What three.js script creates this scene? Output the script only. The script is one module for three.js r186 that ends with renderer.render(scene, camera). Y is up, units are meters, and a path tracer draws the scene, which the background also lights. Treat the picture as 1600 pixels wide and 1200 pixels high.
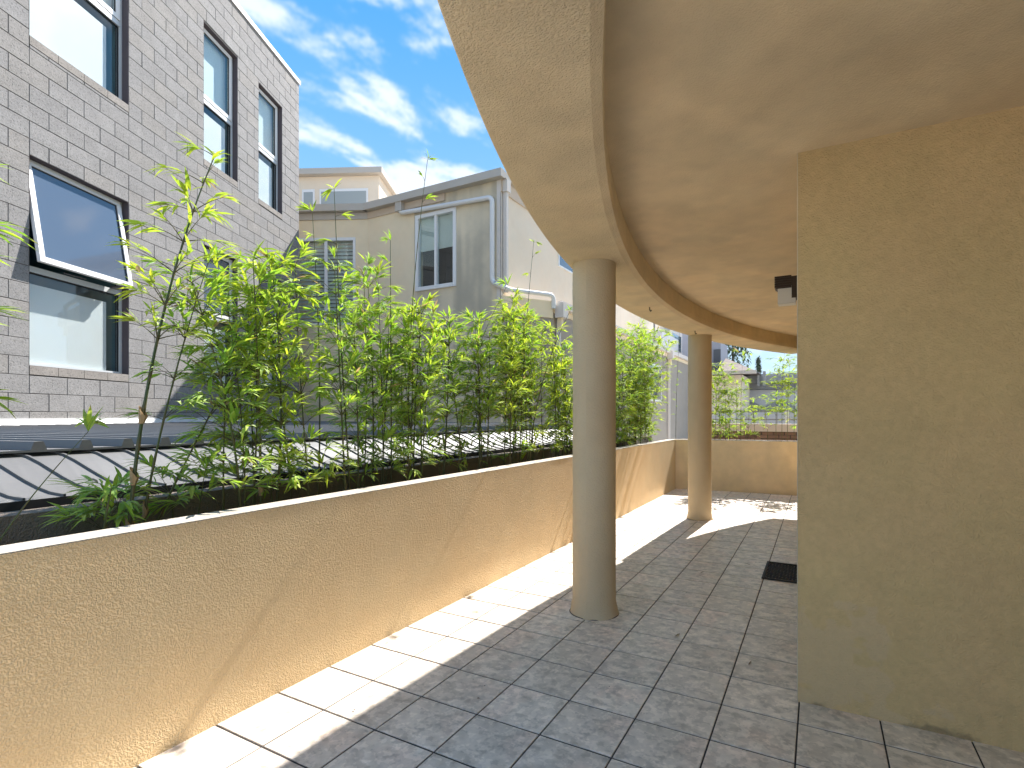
import * as THREE from 'three';
import { mergeGeometries } from 'three/addons/utils/BufferGeometryUtils.js';

// ---------------------------------------------------------------- camera, sky, sun, exposure
// Plan coordinates: X to the right, Z forward along the patio (three.js z = -Z), metres; eye 1.42 m over the tiles.
const scene = new THREE.Scene();
const EYE = 1.42, YAW = 0.514184;
const camera = new THREE.PerspectiveCamera(2 * Math.atan(600 / 847.684) * 180 / Math.PI, 4 / 3, 0.05, 3000);
camera.position.set(0, EYE, 0);
camera.rotation.set(0, YAW, 0);
camera.setViewOffset(1600, 1200, 0, -48.7, 1600, 1200);
camera.updateProjectionMatrix();
const renderer = new THREE.WebGLRenderer({ antialias: true });
renderer.setSize(1024, 768);
renderer.toneMapping = THREE.LinearToneMapping;
renderer.toneMappingExposure = 4.0;
renderer.shadowMap.enabled = true;

// sun: ahead along the patio, slightly from the right, 44.5 degrees up
const SUN_EL = 44.5 * Math.PI / 180, SUN_SIDE = 0.042;
const sunDir = new THREE.Vector3(SUN_SIDE * Math.cos(SUN_EL), Math.sin(SUN_EL), -Math.cos(SUN_EL)).normalize();
const sun = new THREE.DirectionalLight(new THREE.Color(1, 0.95, 0.90), 3.0);
sun.position.copy(sunDir).multiplyScalar(60).add(new THREE.Vector3(-3, 0, -6));
sun.target.position.set(-3, 0, -6);
sun.castShadow = true;
sun.shadow.camera.left = -25; sun.shadow.camera.right = 25; sun.shadow.camera.top = 25; sun.shadow.camera.bottom = -25;
sun.shadow.camera.far = 140; sun.shadow.mapSize.set(4096, 4096); sun.shadow.bias = -0.0004;
scene.add(sun, sun.target);

// ---------------------------------------------------------------- noise
function mulberry(a) { return () => { a |= 0; a = a + 0x6D2B79F5 | 0; let t = Math.imul(a ^ a >>> 15, 1 | a); t = t + Math.imul(t ^ t >>> 7, 61 | t) ^ t; return ((t ^ t >>> 14) >>> 0) / 4294967296; }; }
function hash2(i, j, s) { let h = Math.imul(i, 374761393) + Math.imul(j, 668265263) + Math.imul(s, 974634777) | 0; h = Math.imul(h ^ h >>> 13, 1274126177); return ((h ^ h >>> 16) >>> 0) / 4294967296; }
function vnoise(x, y, px, py, s) {           // value noise, period px, py cells
  const i = Math.floor(x), j = Math.floor(y); let fx = x - i, fy = y - j;
  fx = fx * fx * fx * (fx * (fx * 6 - 15) + 10); fy = fy * fy * fy * (fy * (fy * 6 - 15) + 10);
  const i0 = ((i % px) + px) % px, i1 = (i0 + 1) % px, j0 = ((j % py) + py) % py, j1 = (j0 + 1) % py;
  const a = hash2(i0, j0, s), b = hash2(i1, j0, s), c = hash2(i0, j1, s), d = hash2(i1, j1, s);
  return a + (b - a) * fx + (c - a) * fy + (a - b - c + d) * fx * fy;
}
function fbm(u, v, f, oct, s, gain = 0.5) { let t = 0, a = 1, n = 0; for (let o = 0; o < oct; o++) { t += a * vnoise(u * f, v * f, f, f, s + o * 17); n += a; a *= gain; f *= 2; } return t / n; }
const clamp = (x, a = 0, b = 1) => Math.min(b, Math.max(a, x));
const sstep = (a, b, x) => { const t = clamp((x - a) / (b - a)); return t * t * (3 - 2 * t); };
const lerp = (a, b, t) => a + (b - a) * t;

// computed sky: blue gradient with thin streaked cloud all round
{
  const w = 2048, h = 1024, data = new Float32Array(w * h * 4), K = 1 / 2.9;
  for (let j = 0; j < h; j++) {
    const el = ((j + 0.5) / h - 0.5) * Math.PI, y = Math.sin(el), ch = Math.cos(el);
    for (let i = 0; i < w; i++) {
      const az = ((i + 0.5) / w - 0.5) * 2 * Math.PI, x = Math.cos(az) * ch, z = Math.sin(az) * ch, t = clamp(y);
      const g = Math.pow(1 - t, 1.75);
      let r = lerp(0.010, 0.62, Math.pow(g, 1.25)), gr = lerp(0.235, 0.80, g), b = lerp(0.72, 0.95, g);
      const px = x / (Math.max(y, 0) + 0.10), pz = z / (Math.max(y, 0) + 0.10);
      // axes turned to the picture's streaks
      const A = 1.35, qx = px * Math.cos(A) - pz * Math.sin(A), qz = px * Math.sin(A) + pz * Math.cos(A);
      const wx = vnoise(qx * 2.2 + 40, qz * 2.2 + 40, 4096, 4096, 5) * 0.9, wz = vnoise(qx * 2.2 + 90, qz * 2.2 + 10, 4096, 4096, 6) * 0.9;
      let c = 0, a = 1, n = 0, f = 1;
      for (let o = 0; o < 7; o++) { c += a * vnoise((qx * 4.2 + wx) * f + 100, (qz * 8.5 + wz) * f + 100, 1 << 20, 1 << 20, 30 + o); n += a; a *= 0.6; f *= 2.03; }
      c /= n;
      const big = vnoise(qx * 0.9 + 31, qz * 1.4 + 57, 4096, 4096, 77);
      let m = Math.pow(sstep(0.40, 0.68, c + (big - 0.5) * 0.18), 1.45) * 0.78;
      m *= sstep(0.0, 0.25, y);
      r = lerp(r, 0.86, m); gr = lerp(gr, 0.90, m); b = lerp(b, 0.97, m);
      if (y < 0) { r = 0.30; gr = 0.29; b = 0.27; }
      const k = (j * w + i) * 4; data[k] = r * K; data[k + 1] = gr * K; data[k + 2] = b * K; data[k + 3] = 1;
    }
  }
  const sky = new THREE.DataTexture(data, w, h, THREE.RGBAFormat, THREE.FloatType);
  sky.mapping = THREE.EquirectangularReflectionMapping; sky.magFilter = THREE.LinearFilter; sky.needsUpdate = true;
  scene.background = sky; scene.environment = sky;
}

// ---------------------------------------------------------------- textures and materials
function tex(n, fn, srgb, metres) {          // fn(u, v) -> [r, g, b] or grey, 0..1 ; tiles every `metres`
  const d = new Uint8Array(n * n * 4);
  for (let j = 0; j < n; j++) for (let i = 0; i < n; i++) {
    const c = fn((i + 0.5) / n, (j + 0.5) / n), k = (j * n + i) * 4, a = Array.isArray(c) ? c : [c, c, c];
    for (let q = 0; q < 3; q++) d[k + q] = clamp(a[q]) * 255; d[k + 3] = 255;
  }
  const t = new THREE.DataTexture(d, n, n); t.wrapS = t.wrapT = THREE.RepeatWrapping; t.magFilter = THREE.LinearFilter; t.minFilter = THREE.LinearMipmapLinearFilter; t.generateMipmaps = true;
  if (srgb) t.colorSpace = THREE.SRGBColorSpace; t.repeat.set(1 / metres, 1 / metres); t.needsUpdate = true; return t;
}
const toS = (x) => x <= 0.0031308 ? 12.92 * x : 1.055 * Math.pow(x, 1 / 2.4) - 0.055;
const S3 = (r, g, b) => [toS(clamp(r)), toS(clamp(g)), toS(clamp(b))];
// trowelled render: grains of about 1 cm
const renderBump = tex(1024, (u, v) => { const a = fbm(u, v, 190, 1, 3, 0.5), b = fbm(u, v, 97, 2, 9, 0.5); return clamp(0.5 + (a - 0.5) * 0.9 + (b - 0.5) * 0.9); }, false, 0.8);
const fineBump = tex(512, (u, v) => clamp(0.5 + (fbm(u, v, 64, 3, 4, 0.6) - 0.5) * 1.5), false, 0.5);
function renderMap(c, seed, amt = 0.10, streak = 0) {
  return tex(512, (u, v) => {
    const a = fbm(u, v, 4, 6, seed, 0.62) - 0.5, b = fbm(u, v, 24, 3, seed + 5) - 0.5, w = fbm(u, v, 9, 3, seed + 9) - 0.5;
    const st = streak * (vnoise(u * 40, v * 3, 40, 3, seed + 3) - 0.5);
    const k = 1 + amt * 1.6 * a + amt * 0.7 * b + st;
    return S3(c[0] * k, c[1] * k * (1 + 0.05 * w), c[2] * k * (1 + 0.10 * w));
  }, true, 3.1);
}
const std = (o) => new THREE.MeshStandardMaterial({ roughness: 0.9, metalness: 0, ...o });
const col = (r, g, b) => new THREE.Color().setRGB(r, g, b);
const M = {};
M.render = std({ map: renderMap([0.68, 0.50, 0.275], 11, 0.10), bumpMap: renderBump, bumpScale: 0.0036, roughness: 0.92 });
M.renderSmooth = std({ map: renderMap([0.58, 0.42, 0.205], 21, 0.14), bumpMap: renderBump, bumpScale: 0.0014, roughness: 0.92 });
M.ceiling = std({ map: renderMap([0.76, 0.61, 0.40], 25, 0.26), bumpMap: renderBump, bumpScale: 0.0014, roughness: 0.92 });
M.bead = std({ map: renderMap([0.62, 0.53, 0.38], 241, 0.5) });
M.wallFace = std({ map: tex(1024, (u, v) => {
  const x = u * 3.4, y = v * 3.4, a = fbm(u, v, 5, 6, 211, 0.62) - 0.5, b = fbm(u, v, 40, 3, 215) - 0.5, w = fbm(u, v, 11, 4, 219) - 0.5, f = fbm(u, v, 150, 2, 223) - 0.5;
  let k = 1 + 0.16 * a + 0.08 * b + 0.14 * f, r = 0.60 * k * (1 + 0.06 * w), g = 0.435 * k, bl = 0.215 * k * (1 + 0.06 * w);
  const patch = sstep(0.0, 0.05, 0.34 + 0.5 * b - Math.hypot((x > 3.2 ? x - 3.4 : x) - 0.02, (y - 0.20) * 1.2) + 0.25 * w);        // trowelled repair
  r = lerp(r, 0.60 * (1 + 0.1 * a), patch * 0.55); g = lerp(g, 0.45 * (1 + 0.1 * a), patch * 0.55); bl = lerp(bl, 0.27, patch * 0.55);
  const dirt = sstep(0.42, 0.62, fbm(u, v, 26, 5, 229) - (y - 0.02) * 5.5) * (y < 0.3 ? 1 : 0);                               // splash dirt with a ragged edge
  r = lerp(r, 0.16, dirt * 0.6); g = lerp(g, 0.125, dirt * 0.6); bl = lerp(bl, 0.075, dirt * 0.6);
  return S3(r, g, bl); }, true, 3.4), bumpMap: renderBump, bumpScale: 0.0022, roughness: 0.92 });
M.column = std({ map: renderMap([0.58, 0.465, 0.305], 31, 0.12), bumpMap: fineBump, bumpScale: 0.0015, roughness: 0.9 });
M.coping = std({ map: renderMap([0.46, 0.41, 0.34], 41, 0.12), bumpMap: fineBump, bumpScale: 0.002 });
M.soil = std({ map: tex(256, (u, v) => { const k = 0.5 + fbm(u, v, 16, 4, 2); return S3(0.05 * k, 0.036 * k, 0.022 * k); }, true, 0.5), bumpMap: renderBump, bumpScale: 0.02, roughness: 1 });
M.planterInner = std({ map: renderMap([0.22, 0.175, 0.135], 51, 0.5), bumpMap: renderBump, bumpScale: 0.004 });
M.grout = std({ color: col(0.05, 0.047, 0.045), roughness: 1 });
// ceramic tile: cloudy grey glaze with paler flakes
const tileTex = tex(1024, (u, v) => {
  const wu = u + 0.010 * (fbm(u, v, 40, 3, 8) - 0.5), wv = v + 0.008 * (fbm(u, v, 40, 3, 18) - 0.5);
  const a = fbm(wu, wv, 40, 4, 1, 0.6), b = fbm(wu, wv, 70, 3, 6, 0.55), c = fbm(u, v, 7, 3, 12);
  let k = 0.61 + 0.30 * (a - 0.5) * 1.2;
  k += 0.11 * sstep(0.57, 0.60, b) - 0.11 * sstep(0.58, 0.63, fbm(wu, wv, 52, 4, 26, 0.55));
  const warm = sstep(0.58, 0.72, c) * 0.045;
  return S3(k * (1.0 + warm), k * (1.0 - warm * 0.3), k * (1.02 - warm * 0.6));
}, true, 2.0);
M.tile = [0.97, 1.03, 1.09].map((k) => std({ map: tileTex, color: col(k * 1.09, k * 0.965, k * 0.79), roughness: 0.42, bumpMap: fineBump, bumpScale: 0.0004 }));
const blockTex = tex(512, (u, v) => { const a = fbm(u, v, 64, 3, 3, 0.6), p = fbm(u, v, 90, 2, 33), b = fbm(u, v, 5, 4, 13); let k = 0.85 + 0.34 * (a - 0.5) + 0.26 * (b - 0.5); if (p > 0.74) k *= 0.62; return S3(0.303 * k, 0.295 * k, 0.288 * k); }, true, 0.9);
const blockBump = tex(512, (u, v) => { const p = fbm(u, v, 90, 2, 33); return clamp(0.6 + (fbm(u, v, 64, 3, 3, 0.6) - 0.5) * 0.8 - (p > 0.72 ? 0.4 : 0)); }, false, 0.9);
M.block = [0.97, 1.0, 1.035, 1.0].map((k, i) => std({ map: blockTex, color: col(k * (i === 3 ? 1.02 : 1), k, k * (i === 3 ? 0.97 : 1)), bumpMap: blockBump, bumpScale: 0.0022, roughness: 0.95 }));
M.mortar = std({ color: col(0.075, 0.07, 0.066), roughness: 1, bumpMap: fineBump, bumpScale: 0.003 });
M.sill = std({ map: blockTex, color: col(1.03, 0.97, 0.90), bumpMap: blockBump, bumpScale: 0.002 });
M.reveal = std({ color: col(0.09, 0.075, 0.082), roughness: 0.95 });
M.white = std({ color: col(0.78, 0.78, 0.77), roughness: 0.4 });
M.alu = std({ color: col(0.62, 0.65, 0.66), roughness: 0.38, metalness: 0.15 });
M.whiteCap = std({ color: col(0.60, 0.60, 0.59), roughness: 0.5 });
M.film = std({ map: renderMap([0.66, 0.67, 0.67], 61, 0.03), roughness: 0.6 });
M.room = std({ color: col(0.20, 0.36, 0.40), roughness: 0.9 });
M.roomDark = std({ color: col(0.10, 0.11, 0.125), roughness: 0.9 });
M.glass = new THREE.MeshPhysicalMaterial({ color: col(0.92, 0.97, 0.97), transmission: 1, thickness: 0, roughness: 0.02, ior: 1.5 });
M.glassTeal = new THREE.MeshPhysicalMaterial({ color: col(0.96, 0.985, 0.985), transmission: 1, thickness: 0, roughness: 0.02, ior: 1.5 });
M.glassDark = new THREE.MeshPhysicalMaterial({ color: col(0.085, 0.115, 0.165), roughness: 0.08, clearcoat: 1, clearcoatRoughness: 0.02 });
M.paleGlass = std({ color: col(0.34, 0.37, 0.36), roughness: 0.15 });
M.gasket = std({ color: col(0.02, 0.022, 0.024), roughness: 0.6 });
M.roof = std({ map: tex(512, (u, v) => { const k = 0.9 + 0.22 * (fbm(u, v, 5, 5, 4) - 0.5) + 0.10 * (vnoise(u * 3, v * 60, 3, 60, 8) - 0.5); return S3(0.185 * k, 0.182 * k, 0.178 * k); }, true, 1.3), roughness: 0.55, metalness: 0.1 });
M.roofRib = std({ color: col(0.15, 0.148, 0.145), roughness: 0.55, metalness: 0.1 });  // seams darker than the sheet: their shadow is put into the colour
M.black = std({ color: col(0.012, 0.012, 0.013), roughness: 0.8 });
M.rubber = std({ color: col(0.014, 0.014, 0.015), roughness: 0.7 });
M.cream = std({ map: renderMap([0.84, 0.70, 0.49], 71, 0.08), bumpMap: fineBump, bumpScale: 0.001 });
M.creamPale = std({ map: renderMap([0.80, 0.68, 0.53], 81, 0.06), bumpMap: fineBump, bumpScale: 0.001 });
M.stained = std({ map: tex(512, (u, v) => {
  const st = vnoise(u * 34, v * 3, 34, 3, 5), s2 = vnoise(u * 15, v * 4, 15, 4, 55), cl = fbm(u, v, 4, 6, 15, 0.62), g = sstep(0.18, 0.72, 0.22 * st + 0.2 * s2 + 0.58 * cl);
  return S3(lerp(0.76, 0.46, g), lerp(0.65, 0.41, g), lerp(0.47, 0.315, g));
}, true, 3.7), bumpMap: fineBump, bumpScale: 0.001 });
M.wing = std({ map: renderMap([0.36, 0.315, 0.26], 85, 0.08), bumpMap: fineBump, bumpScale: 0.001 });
M.fascia = std({ map: renderMap([0.50, 0.45, 0.385], 91, 0.05), roughness: 0.5 });
M.trim = std({ color: col(0.66, 0.60, 0.54), roughness: 0.55 });
M.pvc = std({ map: renderMap([0.74, 0.74, 0.73], 101, 0.06), roughness: 0.4 });
M.orangeTrim = std({ color: col(0.60, 0.48, 0.36), roughness: 0.6 });
M.blind = std({ map: renderMap([0.62, 0.60, 0.53], 111, 0.05), roughness: 0.8 });
M.culm = std({ vertexColors: true, roughness: 0.5 });
M.twig = std({ color: col(0.10, 0.085, 0.035), roughness: 0.7 });
M.sheath = new THREE.MeshPhysicalMaterial({ color: col(0.52, 0.34, 0.17), roughness: 1, transmission: 0.3, thickness: 0, side: THREE.DoubleSide });
M.leaf = new THREE.MeshPhysicalMaterial({ vertexColors: true, roughness: 1, transmission: 0.5, thickness: 0, side: THREE.DoubleSide });
M.lampBrown = std({ color: col(0.045, 0.028, 0.017), roughness: 0.45, metalness: 0.3 });
M.lens = std({ color: col(0.72, 0.71, 0.66), roughness: 0.35 });
M.steel = std({ color: col(0.25, 0.25, 0.26), roughness: 0.4, metalness: 0.6 });

// ---------------------------------------------------------------- geometry helpers
const P = (X, y, Z) => new THREE.Vector3(X, y, -Z);
function worldUV(g) {                        // uv in metres from position, by the way each face points
  if (g.index) g = g.toNonIndexed();
  const p = g.attributes.position, uv = new Float32Array(p.count * 2), a = new THREE.Vector3(), b = new THREE.Vector3(), c = new THREE.Vector3();
  for (let i = 0; i < p.count; i += 3) {
    a.fromBufferAttribute(p, i); b.fromBufferAttribute(p, i + 1); c.fromBufferAttribute(p, i + 2);
    const n = b.clone().sub(a).cross(c.clone().sub(a)), ax = Math.abs(n.x), ay = Math.abs(n.y), az = Math.abs(n.z);
    [a, b, c].forEach((q, k) => { const t = (i + k) * 2; if (ay >= ax && ay >= az) { uv[t] = q.x; uv[t + 1] = q.z; } else if (ax >= az) { uv[t] = q.z; uv[t + 1] = q.y; } else { uv[t] = q.x; uv[t + 1] = q.y; } });
  }
  g.setAttribute('uv', new THREE.BufferAttribute(uv, 2)); return g;
}
function bx(X0, X1, y0, y1, Z0, Z1) { const g = new THREE.BoxGeometry(X1 - X0, y1 - y0, Z1 - Z0); g.translate((X0 + X1) / 2, (y0 + y1) / 2, -(Z0 + Z1) / 2); return worldUV(g); }
function lb(x0, x1, y0, y1, z0, z1) { const g = new THREE.BoxGeometry(x1 - x0, y1 - y0, z1 - z0); g.translate((x0 + x1) / 2, (y0 + y1) / 2, (z0 + z1) / 2); return worldUV(g); }   // local axes
function quads(list) {                       // flat-shaded quads / polygons of THREE.Vector3
  const v = []; for (const q of list) for (let i = 1; i < q.length - 1; i++) for (const t of [q[0], q[i], q[i + 1]]) v.push(t.x, t.y, t.z);
  const g = new THREE.BufferGeometry(); g.setAttribute('position', new THREE.Float32BufferAttribute(v, 3)); g.computeVertexNormals(); return worldUV(g);
}
function prism(poly, y0, y1) {               // poly of [X, Z], counter-clockwise seen from above or not
  const up = poly.map(([x, z]) => P(x, y1, z)), dn = poly.map(([x, z]) => P(x, y0, z)), n = poly.length, L = [];
  let area = 0; for (let i = 0; i < n; i++) { const a = poly[i], b = poly[(i + 1) % n]; area += a[0] * b[1] - b[0] * a[1]; }
  const ccw = area > 0;
  for (let i = 0; i < n; i++) { const k = (i + 1) % n; L.push(ccw ? [dn[i], dn[k], up[k], up[i]] : [dn[k], dn[i], up[i], up[k]]); }
  const tri = THREE.ShapeUtils.triangulateShape(poly.map((q) => new THREE.Vector2(q[0], q[1])), []);
  for (const [a, b, c] of tri) { L.push([up[a], up[b], up[c]]); L.push([dn[a], dn[c], dn[b]]); }
  return quads(L);
}
function tube(pts, r, seg = 8, closed = true) {
  const c = new THREE.CurvePath(); for (let i = 0; i < pts.length - 1; i++) c.add(new THREE.LineCurve3(pts[i], pts[i + 1]));
  const g = new THREE.TubeGeometry(pts.length > 2 ? new THREE.CatmullRomCurve3(pts, false, 'catmullrom', 0.05) : new THREE.LineCurve3(pts[0], pts[1]), pts.length > 2 ? pts.length * 8 : 1, r, seg, false);
  return g.toNonIndexed();
}
function fillet(pts, r) {                    // round the corners of a pipe run
  const out = [pts[0]];
  for (let i = 1; i < pts.length - 1; i++) { const a = pts[i].clone().sub(pts[i - 1]).setLength(r), b = pts[i + 1].clone().sub(pts[i]).setLength(r), s = pts[i].clone().sub(a), e = pts[i].clone().add(b); for (let k = 0; k <= 4; k++) { const t = k / 4; out.push(s.clone().multiplyScalar((1 - t) * (1 - t)).addScaledVector(pts[i], 2 * t * (1 - t)).addScaledVector(e, t * t)); } }
  out.push(pts[pts.length - 1]); return out;
}
function pipe(pts, r, seg = 10) {
  const q = fillet(pts, r * 2.2), path = new THREE.CurvePath(); for (let i = 0; i < q.length - 1; i++) path.add(new THREE.LineCurve3(q[i], q[i + 1]));
  const rings = [], N = q.length; let nrm = null;
  for (let i = 0; i < N; i++) {
    const t = (i === 0 ? q[1].clone().sub(q[0]) : i === N - 1 ? q[i].clone().sub(q[i - 1]) : q[i + 1].clone().sub(q[i - 1])).normalize();
    if (!nrm) nrm = Math.abs(t.y) < 0.9 ? new THREE.Vector3(0, 1, 0) : new THREE.Vector3(1, 0, 0);
    nrm = nrm.clone().addScaledVector(t, -nrm.dot(t)).normalize(); const bi = t.clone().cross(nrm);
    rings.push(Array.from({ length: seg }, (_, k) => { const a = k / seg * 2 * Math.PI; return { p: q[i].clone().addScaledVector(nrm, Math.cos(a) * r).addScaledVector(bi, Math.sin(a) * r), n: nrm.clone().multiplyScalar(Math.cos(a)).addScaledVector(bi, Math.sin(a)) }; }));
  }
  const v = [], n = [], uv = [];
  for (let i = 0; i < N - 1; i++) for (let k = 0; k < seg; k++) { const k2 = (k + 1) % seg; for (const [a, b] of [[i, k], [i + 1, k2], [i + 1, k], [i, k], [i, k2], [i + 1, k2]]) { const o = rings[a][b]; v.push(o.p.x, o.p.y, o.p.z); n.push(o.n.x, o.n.y, o.n.z); uv.push(b / seg * 6 * r, o.p.y + o.p.x); } }
  const g = new THREE.BufferGeometry(); g.setAttribute('position', new THREE.Float32BufferAttribute(v, 3)); g.setAttribute('normal', new THREE.Float32BufferAttribute(n, 3)); g.setAttribute('uv', new THREE.Float32BufferAttribute(uv, 2)); return g;
}
const taken = {};
function numbered(n) { const k = taken[n] = (taken[n] ?? -1) + 1; return k ? `${n}_${String(k).padStart(3, '0')}` : n; }
function mesh(name, geos, mat, parent) {
  const list = (Array.isArray(geos) ? geos : [geos]).map((g) => g.index ? g.toNonIndexed() : g);
  const m = new THREE.Mesh(list.length > 1 ? mergeGeometries(list) : list[0], mat);
  m.name = parent ? name : numbered(name); m.castShadow = m.receiveShadow = true; (parent ?? scene).add(m); return m;
}
function tag(o, label, category, group, kind) { o.userData.label = label; if (category) o.userData.category = category; if (group) o.userData.group = group; if (kind) o.userData.kind = kind; return o; }
function thing(name, label, category, group, at) { const g = new THREE.Group(); g.name = numbered(name); if (at) g.position.copy(at); scene.add(g); return tag(g, label, category, group); }
function sub(name, parent) { const g = new THREE.Group(); g.name = name; parent.add(g); return g; }

// pixel of the photograph -> point on a plane of the place (used to read off positions)
const F = 847.684, cY = Math.cos(YAW), sY = Math.sin(YAW);
const rayOf = (u, v) => { const x = (u - 800) / F; return [x * cY - sY, -(v - 648.713) / F, x * sY + cY]; };
const onZ = (u, v, Z) => { const d = rayOf(u, v), t = Z / d[2]; return [d[0] * t, EYE + d[1] * t]; };       // [X, y]
const onX = (u, v, X) => { const d = rayOf(u, v), t = X / d[0]; return [d[2] * t, EYE + d[1] * t]; };       // [Z, y]
const project = (X, y, Z) => { const x = X * cY + Z * sY, z = Z * cY - X * sY; return [800 + F * x / z, 648.713 - F * (y - EYE) / z, z]; };

// ---------------------------------------------------------------- ground
tag(mesh('ground', bx(-900, 900, -0.6, -0.5, -900, 900), std({ map: renderMap([0.52, 0.49, 0.44], 7, 0.2), roughness: 1 })), 'pale paved ground around the buildings', 'ground', null, 'structure');

// ---------------------------------------------------------------- patio floor
const TS = 0.33245, TX0 = -2.0773, TZ0 = 1.830;
{
  const floor = new THREE.Group(); floor.name = 'patio_floor'; scene.add(floor); tag(floor, 'grey mottled square ceramic tiles laid on the patio', 'floor', null, 'structure');
  mesh('grout_bed', bx(-2.56, 2.4, -0.5, -0.0045, -3.2, 10.85), M.grout, floor);
  const rnd = mulberry(5), variants = [];
  for (let q = 0; q < 14; q++) {
    const h = TS / 2 - 0.0036, hz = TS / 2 - 0.0056, c = 0.0018, t = -0.0016, L = [], T = (x, y, z) => new THREE.Vector3(x, y, z), o = [[-1, -1], [-1, 1], [1, 1], [1, -1]];
    const top = o.map(([a, b]) => T(a * (h - c), 0, b * (hz - c))), mid = o.map(([a, b]) => T(a * h, t, b * hz)), bot = o.map(([a, b]) => T(a * h, -0.008, b * hz));
    L.push(top); for (let i = 0; i < 4; i++) { const k = (i + 1) % 4; L.push([top[k], top[i], mid[i], mid[k]], [mid[k], mid[i], bot[i], bot[k]]); }
    const g = quads(L), uv = g.attributes.uv, ou = rnd() * 2, ov = rnd() * 2, turn = 0;
    for (let i = 0; i < uv.count; i++) { const a = uv.getX(i), b = uv.getY(i); uv.setXY(i, (turn ? b : a) + ou, (turn ? a : b) + ov); }
    variants.push(g);
  }
  const seen = [], rest = [];
  for (let i = -1; i <= 12; i++) for (let j = -14; j <= 26; j++) {
    const X = TX0 + (i + 0.5) * TS, Z = TZ0 + (j + 0.5) * TS; if (X > 0.05 && Z > 3.3) continue;
    const [u, v, d] = project(X, 0, Z), vis = d > 0.5 && u > -60 && u < 1660 && v < 1260 && !(u > 1262 && Z > 3.1);
    (vis ? seen : rest).push([X, Z, d]);
  }
  seen.sort((a, b) => a[2] - b[2]);
  seen.slice(300).forEach((q) => rest.push(q));
  for (const [X, Z] of seen.slice(0, 300)) {
    const m = new THREE.Mesh(variants[Math.floor(rnd() * 14)], M.tile[Math.floor(rnd() * 3)]); m.name = 'tile'; m.position.set(X, (rnd() - 0.5) * 0.0009, -Z); m.rotation.set((rnd() - 0.5) * 0.003, 0, (rnd() - 0.5) * 0.003); m.castShadow = m.receiveShadow = true; floor.add(m);
  }
  const rg = rest.map(([X, Z]) => variants[Math.floor(rnd() * 14)].clone().translate(X, 0, -Z));
  const field = mesh('tile_field', rg, M.tile[1], floor); field.userData.kind = 'stuff';
}

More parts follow.
